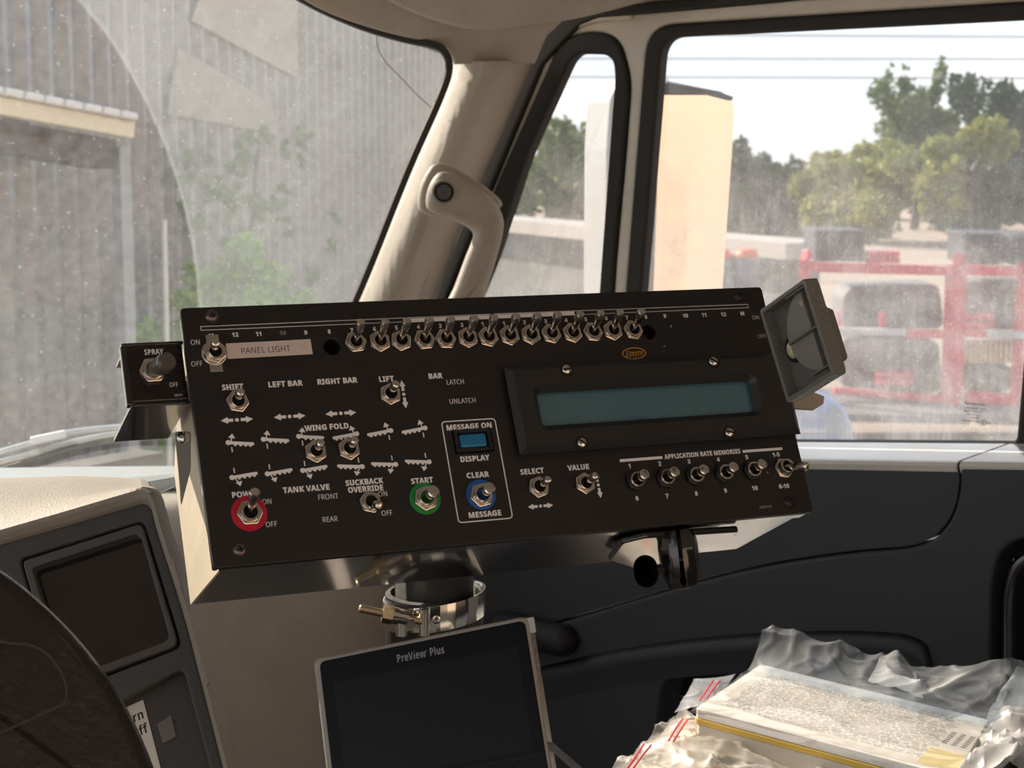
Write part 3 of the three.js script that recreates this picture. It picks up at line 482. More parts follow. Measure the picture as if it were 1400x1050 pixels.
  // the two long boxes over the row of switches, filled where the booms are
  g.lineWidth = 2.2;
  poly([[274, 446.5], [670, 429.5], [671, 435], [275, 451.5]]); poly([[676, 429], [1022, 416], [1023, 420.5], [677, 434.8]]);
  poly([[555, 435.5], [669, 430.5], [670, 436], [556, 441]], 1); poly([[677, 430], [785, 425.5], [786, 430.8], [678, 435.5]], 1);
  poly([[847, 628], [905.5, 623.5], [906, 627.5], [847.5, 632]], 1); poly([[1015, 615.3], [1069.5, 611.5], [1070, 615.2], [1015.5, 619.2]], 1);
  // frame round the message lamp and the clear button
  { const q = [[603.5, 577.5], [676.5, 571.5], [700.5, 707.5], [627.5, 715.5]].map(([x, y]) => cp(x, y)); const a = (q[0].x + q[3].x) / 2 * SC, b = (q[1].x + q[2].x) / 2 * SC, t = -(q[0].y + q[1].y) / 2 * SC, u = -(q[2].y + q[3].y) / 2 * SC; g.lineWidth = 4; g.beginPath(); g.roundRect(a, t, b - a, u - t, 11); g.stroke(); }
  const arrow = (x, y, vert, s = 1) => { const [a, b] = X(x, y); g.save(); g.translate(a, b); if (vert) g.rotate(Math.PI / 2); g.scale(s, s); g.beginPath(); g.arc(0, 0, 6, 0, 7); g.fill();
    for (const k of [-1, 1]) { g.beginPath(); for (const [u, v] of [[11, -5], [27, -5], [27, -11], [49, 0], [27, 11], [27, 5], [11, 5]]) g.lineTo(k * u, v); g.closePath(); g.fill(); } g.restore(); };
  arrow(324, 574, 0); arrow(396, 569.5, 0); arrow(466, 565, 0); arrow(552, 539, 1, 0.95); arrow(739, 692, 0, 0.88); arrow(818, 663, 1, 0.9);
  const wing = (x, y, right, down) => { const [a, b] = X(x, y); g.save(); g.translate(a, b); g.scale(right ? -1 : 1, 1); const t = down ? -0.10 : 0.12; g.rotate(t);
    g.lineCap = 'round'; g.lineWidth = 10; g.beginPath(); g.moveTo(-32, 0); g.lineTo(36, 0); g.stroke(); for (const u of [-16, 0, 15, 29]) { g.beginPath(); g.arc(u, 5, 5, 0, 7); g.fill(); } g.beginPath(); g.arc(-37, 0, 8, 0, 7); g.fill(); g.rotate(-t);
    g.lineWidth = 4; const k = down ? 1 : -1; g.beginPath(); g.moveTo(-28, -k * 24); g.lineTo(-28, -k * 11); g.stroke(); g.beginPath(); g.moveTo(-28, k * 6); g.lineTo(-25 + (down ? 5 : 0), k * 20); g.stroke();
    g.beginPath(); const e = -25 + (down ? 6 : 0); g.moveTo(e + 4, k * 32); g.lineTo(e - 10, k * 20); g.lineTo(e + 11, k * 15); g.closePath(); g.fill(); g.restore(); };
  [[329, 606], [377, 601.5], [425, 597.5]].forEach(([x, y]) => wing(x, y, 0, 0)); [[472, 596], [519, 591.5], [566, 588]].forEach(([x, y]) => wing(x, y, 1, 0));
  [[334, 650], [382, 645], [430, 640.5]].forEach(([x, y]) => wing(x, y, 0, 1)); [[479, 637.5], [525, 634.5], [571, 631]].forEach(([x, y]) => wing(x, y, 1, 1));
  // maker's oval
  { const [a, b] = X(867, 483); g.save(); g.translate(a, b); g.rotate(-0.02); g.strokeStyle = g.fillStyle = '#c98f36'; g.lineWidth = 3.2; g.beginPath(); g.ellipse(0, 0, 42, 19, 0, 0, 7); g.stroke(); g.font = 'italic bold 28px serif'; g.transform(1, -0.04, -0.12, 1, 0, 0); g.fillText('Etnyre', 0, 0, 64); g.restore(); }
  // chips in the paint near the unused right-hand numbers
  g.strokeStyle = 'rgba(200,200,200,0.8)'; g.lineWidth = 4; for (const [x, y, dx, dy] of [[917, 448, 2, -5], [907, 474, 4, -1], [1048, 645, 3, 3]]) { const [a, b] = X(x, y); g.beginPath(); g.moveTo(a, b); g.lineTo(a + dx * 2, b + dy * 2); g.stroke(); }
});
const faceM = std(0xffffff, 0.55, { map: faceTex, roughnessMap: cl(toneTex, 2) });
const console_ = new THREE.Group(); console_.name = numbered('control_console'); MC.decompose(console_.position, console_.quaternion, console_.scale); scene.add(console_);
tag(console_, 'large black control console covered in toggle switches with a long display', 'control panel');
const holeAt = (x, y, r, n = 20) => { const c = cp(x, y), o = []; for (let k = 0; k < n; k++) o.push(new THREE.Vector2(c.x + r * Math.cos(-k / n * 2 * Math.PI), c.y + r * Math.sin(-k / n * 2 * Math.PI))); return o; };
{
  const out = rounded([[-PW / 2, PH / 2], [PW / 2, PH / 2], [PW / 2, -PH / 2], [-PW / 2, -PH / 2]].map(([x, y]) => new THREE.Vector2(x, y)), 0.003);
  const recess = cp(647, 602), rw = 0.0128, rh = 0.0078;
  const lampHole = [[-1, -1], [1, -1], [1, 1], [-1, 1]].map(([a, b]) => new THREE.Vector2(recess.x + a * rw, recess.y + b * rh));
  const g = slab(out, { holes: [holeAt(454, 474, 0.0052), holeAt(887, 454, 0.0052), lampHole], z0: -0.0035, z1: 0, bevel: 0.0006, seg: 2 });
  uvBox(g, (p) => [p.x / PW + 0.5, p.y / PH + 0.5]);
  mesh('face_plate', g, faceM, console_);
  // folded sheet box behind the plate, its left end coloured cream
  const il = -PW / 2 + 0.006, ir = PW / 2 - 0.003, D = 0.10, it = PH / 2 - 0.002, ib = -PH / 2 + 0.002, zl = -0.0036;
  // wedge-shaped: shallow along the top, deep along the bottom
  const prof = [[it, zl], [it, zl - 0.016], [0.022, zl - D * 0.86], [0.008, zl - D], [ib, zl - D], [ib, zl]];
  const inn = [[it - 0.002, zl], [it - 0.002, zl - 0.015], [0.021, zl - D * 0.86 + 0.002], [0.007, zl - D + 0.002], [ib + 0.002, zl - D + 0.002], [ib + 0.002, zl]];
  mesh('enclosure', [loft([il + 0.002, ir].map((x) => [...prof, ...inn.slice().reverse()].map(([y, z]) => V(x, y, z))), { caps: false }), loft([ir - 0.002, ir].map((x) => prof.map(([y, z]) => V(x, y, Math.min(z, zl - 0.001))))),
    box(0.0035, PH - 0.004, 0.012, il - 0.002, 0, zl - 0.006, 0.0012), box(ir - il, 0.003, 0.010, (il + ir) / 2, ib - 0.0005, zl - 0.005, 0.001),
  ], M.glossBlack, console_);
  mesh('end_plate', loft([il + 0.0004, il + 0.002].map((x) => prof.map(([y, z], i) => V(x, y, Math.min(z, zl - 0.012))))), std(lin(0.66, 0.58, 0.44), 0.6, { map: tone3 }), console_, 'cream end plate');
  // dark cavities behind the two empty holes
  for (const [x, y, c] of [[454, 474, M.hole], [887, 454, M.hole]]) { const p = cp(x, y), k = new THREE.CylinderGeometry(0.0056, 0.0056, 0.012, 20, 1, true); k.rotateX(Math.PI / 2); k.translate(p.x, p.y, -0.0098); const e = new THREE.CircleGeometry(0.0056, 20); e.translate(p.x, p.y, -0.0158); mesh('empty_hole', [k, e], c, console_); }
  { const p = cp(889, 455); mesh('loose_wire', tube([V(p.x - 0.001, p.y + 0.005, -0.013), V(p.x + 0.0015, p.y, -0.010), V(p.x + 0.0005, p.y - 0.005, -0.013)], 0.0012, 12, 6), std(lin(0.25, 0.005, 0.008), 0.5), console_, 'dark red wire seen in an empty hole'); }
  // corner screws
  const head = new THREE.LatheGeometry([[0, 0.0022], [0.002, 0.0021], [0.0036, 0.0013], [0.0043, 0]].map(([x, y]) => new THREE.Vector2(x, y)), 20); head.rotateX(Math.PI / 2);
  const rust = std(lin(0.16, 0.13, 0.12), 0.45, { metalness: 0.8, roughnessMap: wear4 });
  for (const [x, y, dark] of [[290, 432, 0], [1010, 404.5, 1], [328, 752, 0], [1079.5, 686, 1]]) {
    const p = cp(x, y), s = mesh('screw', head, dark ? std(lin(0.03, 0.022, 0.022), 0.4, { metalness: 0.4 }) : rust, console_); s.position.set(p.x, p.y, 0); s.rotation.z = x * 0.7;
    const c = mesh('cross_slot', [box(0.0042, 0.0009, 0.0006), box(0.0009, 0.0042, 0.0006)], M.hole, s); c.position.z = 0.0021;
  }
  // display: a raised cover plate with a chamfered edge, window and four slotted screws
  const q = [[688, 508], [1070, 485], [1079, 600], [706, 627]].map(([x, y]) => cp(x, y));
  const L = (q[0].x + q[3].x) / 2, R2 = cp(1077, 540).x, Tt = (cp(690, 508).y + cp(1045, 484).y) / 2, B = (cp(706, 624).y + cp(1075, 598).y) / 2;
  const wq = [[736, 537], [1028, 518], [1034, 563], [743, 579.5]].map(([x, y]) => cp(x, y, 0.007)), wl = (wq[0].x + wq[3].x) / 2, wr = (wq[1].x + wq[2].x) / 2, wt = (wq[0].y + wq[1].y) / 2, wb = (wq[2].y + wq[3].y) / 2;
  const v2 = (a) => a.map(([x, y]) => new THREE.Vector2(x, y));
  const win = rounded(v2([[wl, wt], [wl, wb], [wr, wb], [wr, wt]]), 0.003);
  const cov = mesh('display_cover', slab(v2([[L, Tt], [R2, Tt], [R2, B], [L, B]]), { holes: [win], z0: 0, z1: 0.0085, bevel: 0.004, seg: 1 }), std(lin(0.023, 0.022, 0.022), 0.38), console_);
  mesh('display', box(wr - wl + 0.008, wt - wb + 0.008, 0.001, (wl + wr) / 2, (wt + wb) / 2, 0.0007), phys(lin(0.075, 0.165, 0.20), 0.2, { clearcoat: 1, clearcoatRoughness: 0.08 }), console_, 'blank blue-green display window');
  const slotHead = new THREE.LatheGeometry([[0, 0.0022], [0.0024, 0.002], [0.0033, 0.001], [0.0034, 0]].map(([x, y]) => new THREE.Vector2(x, y)), 18); slotHead.rotateX(Math.PI / 2);
  for (const [x, y, a] of [[774, 506, 0.1], [974.5, 495, -0.6], [795, 606, -0.7], [996.5, 592, -0.3]]) {
    const p = cp(x, y, 0.008), w = mesh('screw_well', (() => { const r = new THREE.RingGeometry(0.0034, 0.0046, 20); r.translate(p.x, p.y, 0.0087); return r; })(), M.hole, cov);
    const s = mesh('slotted_screw', slotHead, M.steel, cov); s.position.set(p.x, p.y, 0.0085); const c = mesh('screw_slot', box(0.0062, 0.0009, 0.0008, 0, 0, 0.0021), M.hole, cov); c.position.set(p.x, p.y, 0.0085); c.rotation.z = a;
  }
  // message lamp
  const lampR = mesh('lamp_recess', [box(rw * 2 + 0.001, rh * 2 + 0.001, 0.001, recess.x, recess.y, -0.0075), box(0.001, rh * 2, 0.006, recess.x - rw, recess.y, -0.005), box(0.001, rh * 2, 0.006, recess.x + rw, recess.y, -0.005), box(rw * 2, 0.001, 0.006, recess.x, recess.y - rh, -0.005), box(rw * 2, 0.001, 0.006, recess.x, recess.y + rh, -0.005)], M.blackTrim, console_);
  mesh('lamp_surround', [-1, 1].flatMap((k) => [box(0.0026, rh * 2 - 0.001, 0.006, recess.x + k * (rw - 0.0018), recess.y, -0.002, 0.0008), box(rw * 2 - 0.002, 0.0024, 0.006, recess.x, recess.y + k * (rh - 0.0018), -0.002, 0.0008)]), M.blackTrim, console_);
  mesh('lamp_lens', box(0.0178, 0.0088, 0.004, recess.x, recess.y, -0.0015, 0.0014), phys(lin(0.006, 0.17, 0.36), 0.3, { clearcoat: 0.5 }), console_, 'blue message lamp lens');
  // coloured printed rings round three of the controls
  for (const [x, y, r, c, n] of [[340.5, 702, 0.0107, lin(0.50, 0.006, 0.03), 'red disc'], [581, 682, 0.0099, lin(0.006, 0.27, 0.05), 'green disc'], [657.5, 676.5, 0.0096, lin(0.008, 0.115, 0.45), 'blue disc']]) { const p = cp(x, y), k = new THREE.CylinderGeometry(r, r, 0.0005, 48); k.rotateX(Math.PI / 2); k.translate(p.x, p.y, 0.0003); mesh('coloured_disc', k, std(c, 0.45), console_, n + ' under the switch'); }
  // paper label beside the panel-light switch
  const lq = [[309.5, 470.5], [422.5, 464], [424.5, 485.5], [315, 489.5]].map(([x, y]) => cp(x, y)), lw = 0.0525, lh = 0.0098;
  const labT = canvasTex(1050, 200, (g, w, h) => { g.fillStyle = '#d3c6c3'; g.fillRect(0, 0, w, h); for (let i = 0; i < 60; i++) { g.fillStyle = 'rgba(120,90,80,' + 0.05 * rnd() + ')'; g.beginPath(); g.arc(rr(0, w), rr(0, h), rr(4, 50), 0, 7); g.fill(); } g.fillStyle = '#3c3838'; g.font = '104px sans-serif'; g.textBaseline = 'middle'; g.fillText('PANEL LIGHT', 165, 108, 640); g.fillStyle = 'rgba(120,110,110,0.35)'; g.font = '60px sans-serif'; g.fillText('25', 870, 70); });
  const lg = new RoundedBoxGeometry(lw, lh, 0.0004, 1, 0.00015); uvBox(lg, (p) => [p.x / lw + 0.5, p.y / lh + 0.5]);
  const lm = mesh('paper_label', lg, std(0xffffff, 0.6, { map: labT }), console_, 'off-white paper label reading PANEL LIGHT'); lm.position.set((lq[0].x + lq[1].x + lq[2].x + lq[3].x) / 4, (lq[0].y + lq[1].y + lq[2].y + lq[3].y) / 4, 0.0004); lm.rotation.z = 0.008;
}
// switches: a nut, a bushing and a lever or plunger, all parts of the console
const hexNut = (() => { const s = []; for (let k = 0; k < 6; k++) s.push(new THREE.Vector2(0.0073 * Math.cos(k * Math.PI / 3), 0.0073 * Math.sin(k * Math.PI / 3))); const h = []; for (let k = 0; k < 24; k++) h.push(new THREE.Vector2(0.0049 * Math.cos(-k * Math.PI / 12), 0.0049 * Math.sin(-k * Math.PI / 12))); return slab(rounded(s, 0.0008, 2), { holes: [h], z0: 0, z1: 0.0024, bevel: 0.0005, seg: 2 }); })();
const lathe = (a, n = 24) => { const g = new THREE.LatheGeometry(a.map(([x, y]) => new THREE.Vector2(x, y)), n); g.rotateX(Math.PI / 2); return creased(g, 0.7); };
const bushing = lathe([[0.0034, 0.0002], [0.0034, 0.0036], [0.0038, 0.0042], [0.0050, 0.0042], [0.0051, 0.0036], [0.0051, 0.0]]), bushTall = lathe([[0.0034, 0.0002], [0.0034, 0.0068], [0.0038, 0.0074], [0.0048, 0.0074], [0.0051, 0.0068], [0.0051, 0.0]]);
const socketG = lathe([[0, 0.0012], [0.0034, 0.0006]]);
const leverG = lathe([[0.0016, 0], [0.0017, 0.004], [0.0022, 0.0085], [0.0027, 0.0115], [0.00285, 0.0128], [0.0028, 0.0138], [0.0024, 0.0149], [0.0017, 0.0156], [0.0009, 0.0160], [0, 0.0161]]);
const leverLong = lathe([[0.0017, 0], [0.0018, 0.004], [0.0024, 0.010], [0.0030, 0.0145], [0.0031, 0.0160], [0.00305, 0.0170], [0.0026, 0.0181], [0.0018, 0.0188], [0.0009, 0.0192], [0, 0.0193]]);
const plungerG = lathe([[0.0021, 0], [0.0022, 0.0062], [0.0025, 0.0066], [0.0034, 0.0108], [0.0036, 0.0122], [0.0034, 0.0131], [0.0027, 0.0138], [0.0016, 0.0142], [0, 0.0144]]);
const blackNut = std(lin(0.028, 0.028, 0.028), 0.4, { metalness: 0.4 });
function toggle(x, y, tilt, dir, { long, push, dark, tall, name = 'toggle_switch', frame = console_, at2 = cp, scale = 1 } = {}) {
  const p = at2(x, y), sw = mesh(name, hexNut, dark ? blackNut : M.nickel, frame); sw.position.set(p.x, p.y, 0.0001); sw.scale.setScalar(scale); sw.rotation.z = ((x * 37) % 60) * D2R;
  const keep = -sw.rotation.z;
  mesh('bushing', tall || push ? (tall ? bushTall : bushing) : bushing, M.nickel, sw);
  if (!push) mesh('socket', socketG, M.hole, sw);
  const lv = mesh(push ? 'plunger' : 'lever', push ? plungerG : long ? leverLong : leverG, M.nickel, sw);
  const a = (dir * D2R), ax = V(-Math.sin(a + Math.PI / 2), Math.cos(a + Math.PI / 2), 0);
  lv.position.z = tall ? 0.004 : 0.0008;
  const qz = new THREE.Quaternion().setFromAxisAngle(V(0, 0, 1), keep), qt = new THREE.Quaternion().setFromAxisAngle(V(Math.cos(a), -Math.sin(a), 0).multiplyScalar(-1), tilt * D2R);   // dir: degrees clockwise from up
  lv.quaternion.copy(qz.multiply(qt));
  return sw;
}
[[485, 468, 3], [518, 467, 3], [547, 466, 3], [579, 464.5, -2], [608, 463.5, -2], [638, 462, 6], [666, 461, 0], [695, 459, 4], [724, 458, 5], [752, 456.5, 3], [781, 455.5, 6], [809, 454, 5], [836, 452.5, 2], [864, 451.5, 8]].forEach(([x, y, d]) => toggle(x, y + 1, 24, d, { long: 1 }));
{ const s = toggle(293, 483, 10, -60, {}); const w = mesh('tab_washer', [box(0.0078, 0.0235, 0.0006, 0, 0, 0, 0.0002)], M.steel, s); w.rotation.z = -s.rotation.z; w.position.z = 0.0001; mesh('washer', (() => { const t = new THREE.TorusGeometry(0.0072, 0.0008, 8, 28); return t; })(), M.nickel, s); }
toggle(324, 550, 6, -40); toggle(532.5, 540, 7, -8); toggle(430.5, 618.5, 4, -10); toggle(476, 615, 4, 10); toggle(505.5, 687.5, 24, 172); toggle(735, 667, 5, 60); toggle(798.5, 662, 6, 60);
toggle(340.5, 702, 22, 2, { long: 1, scale: 1.12 });
toggle(581, 682.5, 2, 60, { push: 1, scale: 1.12 }); toggle(657, 678, 2, 60, { push: 1, scale: 1.12 });
[[868.5, 657.5], [909.5, 654], [949.5, 651], [989.5, 647.5], [1028, 643.5]].forEach(([x, y]) => toggle(x, y, 2, 60, { push: 1, dark: 1, name: 'push_button' }));
toggle(1070, 641, 24, 130, { tall: 1, long: 1 });
// ---------------------------------------------------------------- things fixed to the console
{ // small spray switch box at the left end
  const Z = -0.010, f2 = new Frame(CF.o.clone().addScaledVector(CF.n, Z), CF.u, CF.v), q = (x, y) => f2.p2(x, y), g = new THREE.Group();
  const a = q(168, 473), b = q(262, 553), L = a.x, R = -PW / 2 + 0.0005, T = (q(170, 474).y + q(250, 468).y) / 2, B = (q(178, 553).y + q(262, 551).y) / 2, cx = (L + R) / 2, cy = (T + B) / 2, w = R - L, h = T - B;
  g.name = numbered('spray_switch_box'); g.position.copy(f2.hit(212, 553)); const ctr = V(cx, cy, 0).applyMatrix4(f2.mat); g.position.copy(ctr); g.quaternion.copy(console_.quaternion); scene.add(g);
  tag(g, 'small black spray switch box fixed to the left end of the console', 'switch box');
  const t = canvasTex(700, 620, (c, W, H) => {
    c.fillStyle = '#1d1818'; c.fillRect(0, 0, W, H); for (let i = 0; i < 90; i++) { c.fillStyle = 'rgba(220,200,190,' + 0.05 * rnd() + ')'; c.beginPath(); c.ellipse(rr(0, W), rr(0, H), rr(2, 40), rr(1, 5), rr(-1, 1), 0, 7); c.fill(); }
    c.fillStyle = silk; c.textAlign = 'center'; c.font = 'bold 78px sans-serif'; c.fillText('SPRAY', 352, 108, 285); c.font = '62px sans-serif'; c.fillText('OFF', 545, 455); c.font = '30px sans-serif'; c.fillText('3381571', 585, 555, 100);
    c.strokeStyle = 'rgba(190,170,160,0.8)'; c.lineWidth = 5; c.strokeRect(20, -20, 900, 604);
  });
  const fw = w - 0.0005; const fp = new RoundedBoxGeometry(fw, h, 0.0012, 1, 0.0004); uvBox(fp, (p) => [p.x / fw + 0.5, p.y / h + 0.5]); fp.translate(0.0, 0, 0);
  mesh('face_plate', fp, std(0xffffff, 0.42, { map: t, roughnessMap: wear4 }), g);
  const lip = mesh('edge_lip', [box(0.0045, h + 0.001, 0.006, -w / 2 + 0.0005, 0, -0.0022, 0.0016), box(w + 0.002, 0.0022, 0.006, 0, h / 2 + 0.0004, -0.0022, 0.0009), box(w, 0.0022, 0.006, 0.0005, -h / 2 - 0.0002, -0.0022, 0.0009)], M.glossBlack, g);
  const s = [[-w / 2 + 0.001, h / 2, -0.004], [w / 2, h / 2, -0.004], [w / 2, -h / 2, -0.004], [-w / 2 + 0.001, -h / 2, -0.004]].map((p) => V(...p));
  mesh('case', [box(w - 0.001, 0.0016, 0.066, 0.0005, -h / 2 + 0.0008, -0.037), box(w - 0.001, 0.0016, 0.030, 0.0005, h / 2 - 0.0008, -0.019), box(0.0016, h - 0.004, 0.060, w / 2 - 0.0012, 0, -0.035)], M.glossBlack, g);
  // long grey-capped lever
  const wp = q(208, 508), ap = () => new THREE.Vector2(wp.x - cx, wp.y - cy);
  const sw = toggle(206, 511, 13, 125, { frame: g, at2: ap, name: 'toggle_switch', scale: 1.15 }); sw.position.z = 0.0007;
  const lv = sw.children.find((c) => c.name === 'lever'); lv.geometry = lathe([[0.0040, 0.002], [0.0042, 0.006], [0.0044, 0.009], [0.0049, 0.011], [0.0051, 0.018], [0.0049, 0.0205], [0.0040, 0.0215], [0, 0.0217]]);
  lv.material = phys(lin(0.075, 0.07, 0.068), 0.35, { clearcoat: 0.4, clearcoatRoughness: 0.3 }); lv.name = 'lever_cap'; lv.userData.label = 'long dark grey lever cap';
  // bracket and screw holding it; the grey plate also paints the shade below the box
  const br = (x, y) => CF.p2(x, y, -0.03);
  const p1 = br(243, 596), p2 = br(256, 700);
  const bracket = mesh('bracket', slab(rounded([br(240, 588), br(262, 588), br(262, 640), br(249, 690), br(246, 650)].map((p) => new THREE.Vector2(p.x - cx, p.y - cy)), 0.002), { z0: -0.024, z1: -0.0225 }), std(lin(0.30, 0.30, 0.28), 0.5), g);
  const sc = br(252, 597); const hd = new THREE.LatheGeometry([[0, 0.003], [0.0026, 0.0026], [0.004, 0.001], [0.0042, 0]].map(([x, y]) => new THREE.Vector2(x, y)), 18); hd.rotateX(Math.PI / 2); const so = mesh('screw', hd, M.steel, g); so.position.set(sc.x - cx, sc.y - cy, -0.0225);
}
{ // grey plastic gauge housing on the right end
  const ex = camDir(0.402, 0.34, 0.848), up = camDir(-0.239, 0.935, -0.262), q = [[1046, 423], [1092, 384], [1130, 508], [1079, 552]];
  const O = at(1087, 467, 1.045), F = new Frame(O, ex, up), W = 0.0505, H = 0.0605, m = F.mat;
  const v2 = (a) => a.map(([x, y]) => new THREE.Vector2(x, y));
  const grey = std(lin(0.165, 0.165, 0.15), 0.5, { bumpMap: grain8, bumpScale: 0.0003, roughnessMap: wear4 }), greyD = std(lin(0.11, 0.11, 0.102), 0.55);
  const outer = rounded(v2([[-W / 2, H / 2], [W / 2, H / 2], [W / 2, -H / 2], [-W / 2, -H / 2]]), 0.002), t = 0.0028, inner = rounded(v2([[-W / 2 + t, H / 2 - t], [W / 2 - t, H / 2 - t], [W / 2 - t, -H / 2 + t], [-W / 2 + t, -H / 2 + t]]), 0.0015);
  const wall = mesh('housing', slab(outer, { holes: [inner], z0: -0.010, z1: 0, bevel: 0.0008, mat: m }), grey);
  const back = mesh('back_shell', (() => { const s = (k, z, b = 0) => rounded(v2([[-W / 2 * k, H / 2 * k], [W / 2 * k, H / 2 * k], [W / 2 * k, -H / 2 * k], [-W / 2 * k, -H / 2 * k]]), 0.003).map((p) => V(p.x, p.y + b, z).applyMatrix4(m)); return loft([s(0.97, -0.0085), s(0.97, -0.0105), s(0.90, -0.012), s(0.70, -0.0135, -0.001), s(0.58, -0.0195, -0.002), s(0.54, -0.0235, -0.002), s(0.48, -0.0245, -0.002)], { crease: 0.5 }); })(), grey);
  const dish = mesh('inner_plate', (() => { // half-round plate standing out of the dish
    const o = []; for (let k = 0; k <= 26; k++) { const a = (180 + 10 + (160 * k) / 26 - 90) * D2R; o.push(new THREE.Vector2(0.020 + 0.030 * Math.cos(a), 0.002 + 0.0262 * Math.sin(a))); }
    return slab(o, { z0: -0.0082, z1: -0.0028, bevel: 0.0008, mat: m }); })(), std(lin(0.20, 0.195, 0.17), 0.55, { bumpMap: grain8, bumpScale: 0.0003 }));
  const rib = mesh('rib', [box(0.030, 0.0014, 0.003, 0.0075, 0.001, -0.0018, 0.0005).applyMatrix4(m), box(0.020, 0.0014, 0.003, 0.012, 0.0265, -0.0018, 0.0005).applyMatrix4(m), box(0.018, 0.0014, 0.003, 0.014, -0.0235, -0.0018, 0.0005).applyMatrix4(m)], grey);
  const bowl = mesh('dish', slab(inner, { z0: -0.0095, z1: -0.008, mat: m }), greyD);
  const clipA = mesh('clip', box(0.011, 0.004, 0.008, 0.013, -0.0262, -0.006, 0.001).applyMatrix4(m), grey), latch = mesh('latch', box(0.003, 0.006, 0.005, -W / 2 - 0.0005, -0.004, -0.004, 0.001).applyMatrix4(m), grey);
  const mark = mesh('triangle_mark', slab(v2([[0.0105, 0.0205], [0.0155, 0.0205], [0.013, 0.0165]]), { z0: -0.003, z1: -0.0025, mat: m }), std(lin(0.40, 0.33, 0.24), 0.6), null, 'small pale triangle mark');
  const lens = mesh('vial_end', (() => { const g = new THREE.SphereGeometry(0.0042, 16, 10); g.scale(1, 1.3, 0.7); g.translate(-0.0115, -0.0015, -0.0050); return g.applyMatrix4(m); })(), phys(lin(0.42, 0.42, 0.25), 0.25, { clearcoat: 0.8 }), null, 'yellowish plastic bulb');
  const ring = mesh('vial_ring', (() => { const g = new THREE.TorusGeometry(0.0055, 0.0014, 8, 24); g.scale(0.9, 1.2, 1); g.translate(-0.0130, -0.0008, -0.0065); return g.applyMatrix4(m); })(), M.hole);
  const pad = mesh('backing_pad', slab(rounded(CF.list([[1068, 553], [1110, 535], [1127, 542], [1126, 552], [1115, 559], [1080, 557]], -0.03), 0.001), { z0: -0.034, z1: -0.03, mat: CF.mat }), std(lin(0.48, 0.40, 0.31), 0.8), null, 'tan foam backing');
  thing('gauge_housing', 'grey plastic gauge housing with half-round plate at the right end of the console', 'gauge', [wall, back, dish, rib, bowl, clipA, latch, mark, lens, ring, pad]);
}
{ // clamping ball arm below the console
  const BF = new Frame(V(0, -PH / 2, 0).applyMatrix4(MC), CF.u, CF.n.clone().negate());   // the underside: u along the console, v to the rear, n down... (u x -n = v axis up), so n points up
  const under = new Frame(V(0, -PH / 2 - 0.0005, 0).applyMatrix4(MC), CF.u, CF.n.clone()), v2 = (a) => a.map(([x, y]) => new THREE.Vector2(x, y));
  const c = CF.p2(922, 740, -0.045), cx = c.x, plate = rounded(under.list([[830, 757], [848, 733], [880, 725], [1008, 717], [1004, 723], [950, 745], [915, 758], [868, 769]]), 0.002);
  const base = mesh('base_plate', slab(plate, { z0: 0.0005, z1: 0.005, bevel: 0.0015, mat: under.mat }), M.glossBlack);
  const top = V(cx, 0, 0), A = at(925.5, 738, 1.125), Bp = at(933, 800, 1.122), ax = Bp.clone().sub(A).normalize(), side = camDir(1, 0.05, 0).addScaledVector(ax, -camDir(1, 0.05, 0).dot(ax)).normalize(), dep = side.clone().cross(ax).normalize();
  const half = (s) => loft([[-0.006, 0.0095, 0.012], [0.0, 0.0122, 0.0135], [0.004, 0.0126, 0.014], [0.012, 0.0122, 0.0135], [0.022, 0.0112, 0.012], [0.028, 0.0098, 0.0105], [0.0305, 0.0085, 0.0095]].map(([d, a, b]) => { const r = []; for (let k = 0; k < 18; k++) { const w = -Math.PI / 2 + Math.PI * k / 17; r.push(A.clone().addScaledVector(ax, d).addScaledVector(side, s * (0.0014 + a * Math.cos(w) * 0.92)).addScaledVector(dep, b * Math.sin(w) * s)); } return r; }), { crease: 0.8 });
  const armL = mesh('arm_half', half(-1), M.glossBlack), armR = mesh('arm_half', half(1), M.glossBlack);
  const ballG = (p, r) => { const g = new THREE.SphereGeometry(r, 20, 14); g.translate(p.x, p.y, p.z); return g; };
  const stem = mesh('ball_stem', [rod(V(cx + 0.001, -PH / 2 - 0.004, -0.038).applyMatrix4(MC), A.clone().addScaledVector(ax, 0.004), 0.006), ballG(A.clone().addScaledVector(ax, 0.004), 0.0088), ballG(A.clone().addScaledVector(ax, 0.0235), 0.0085)], M.satinBlack);
  const kp = at(883, 781, 1.115), ka = A.clone().addScaledVector(ax, 0.018), kd = ka.clone().sub(kp).normalize();
  const knob = mesh('clamp_knob', (() => { const g = new THREE.CapsuleGeometry(0.0076, 0.0055, 8, 24); g.scale(1, 1, 0.75); g.applyMatrix4(new THREE.Matrix4().makeBasis(side, ax.clone().negate(), dep).setPosition(kp)); return g; })(), M.satinBlack, null, 'matt black wing knob');
  const shaft = mesh('clamp_screw', rod(kp, ka, 0.0029), M.satinBlack);
  const cut = mesh('spring_gap', (() => { const g = new THREE.CapsuleGeometry(0.0026, 0.010, 6, 12); g.applyMatrix4(new THREE.Matrix4().makeBasis(side, ax.clone().negate(), dep).setPosition(A.clone().addScaledVector(ax, 0.021).addScaledVector(dep, dep.dot(EYE.clone().sub(A)) > 0 ? 0.0095 : -0.0095))); return g; })(), M.glossBlack);
  thing('ball_mount', 'glossy black double-socket ball arm with a knob hanging below the console', 'mount', [base, armL, armR, stem, knob, shaft, cut]);
}
const POST = at(594, 830, 1.20), PR = 0.0335;
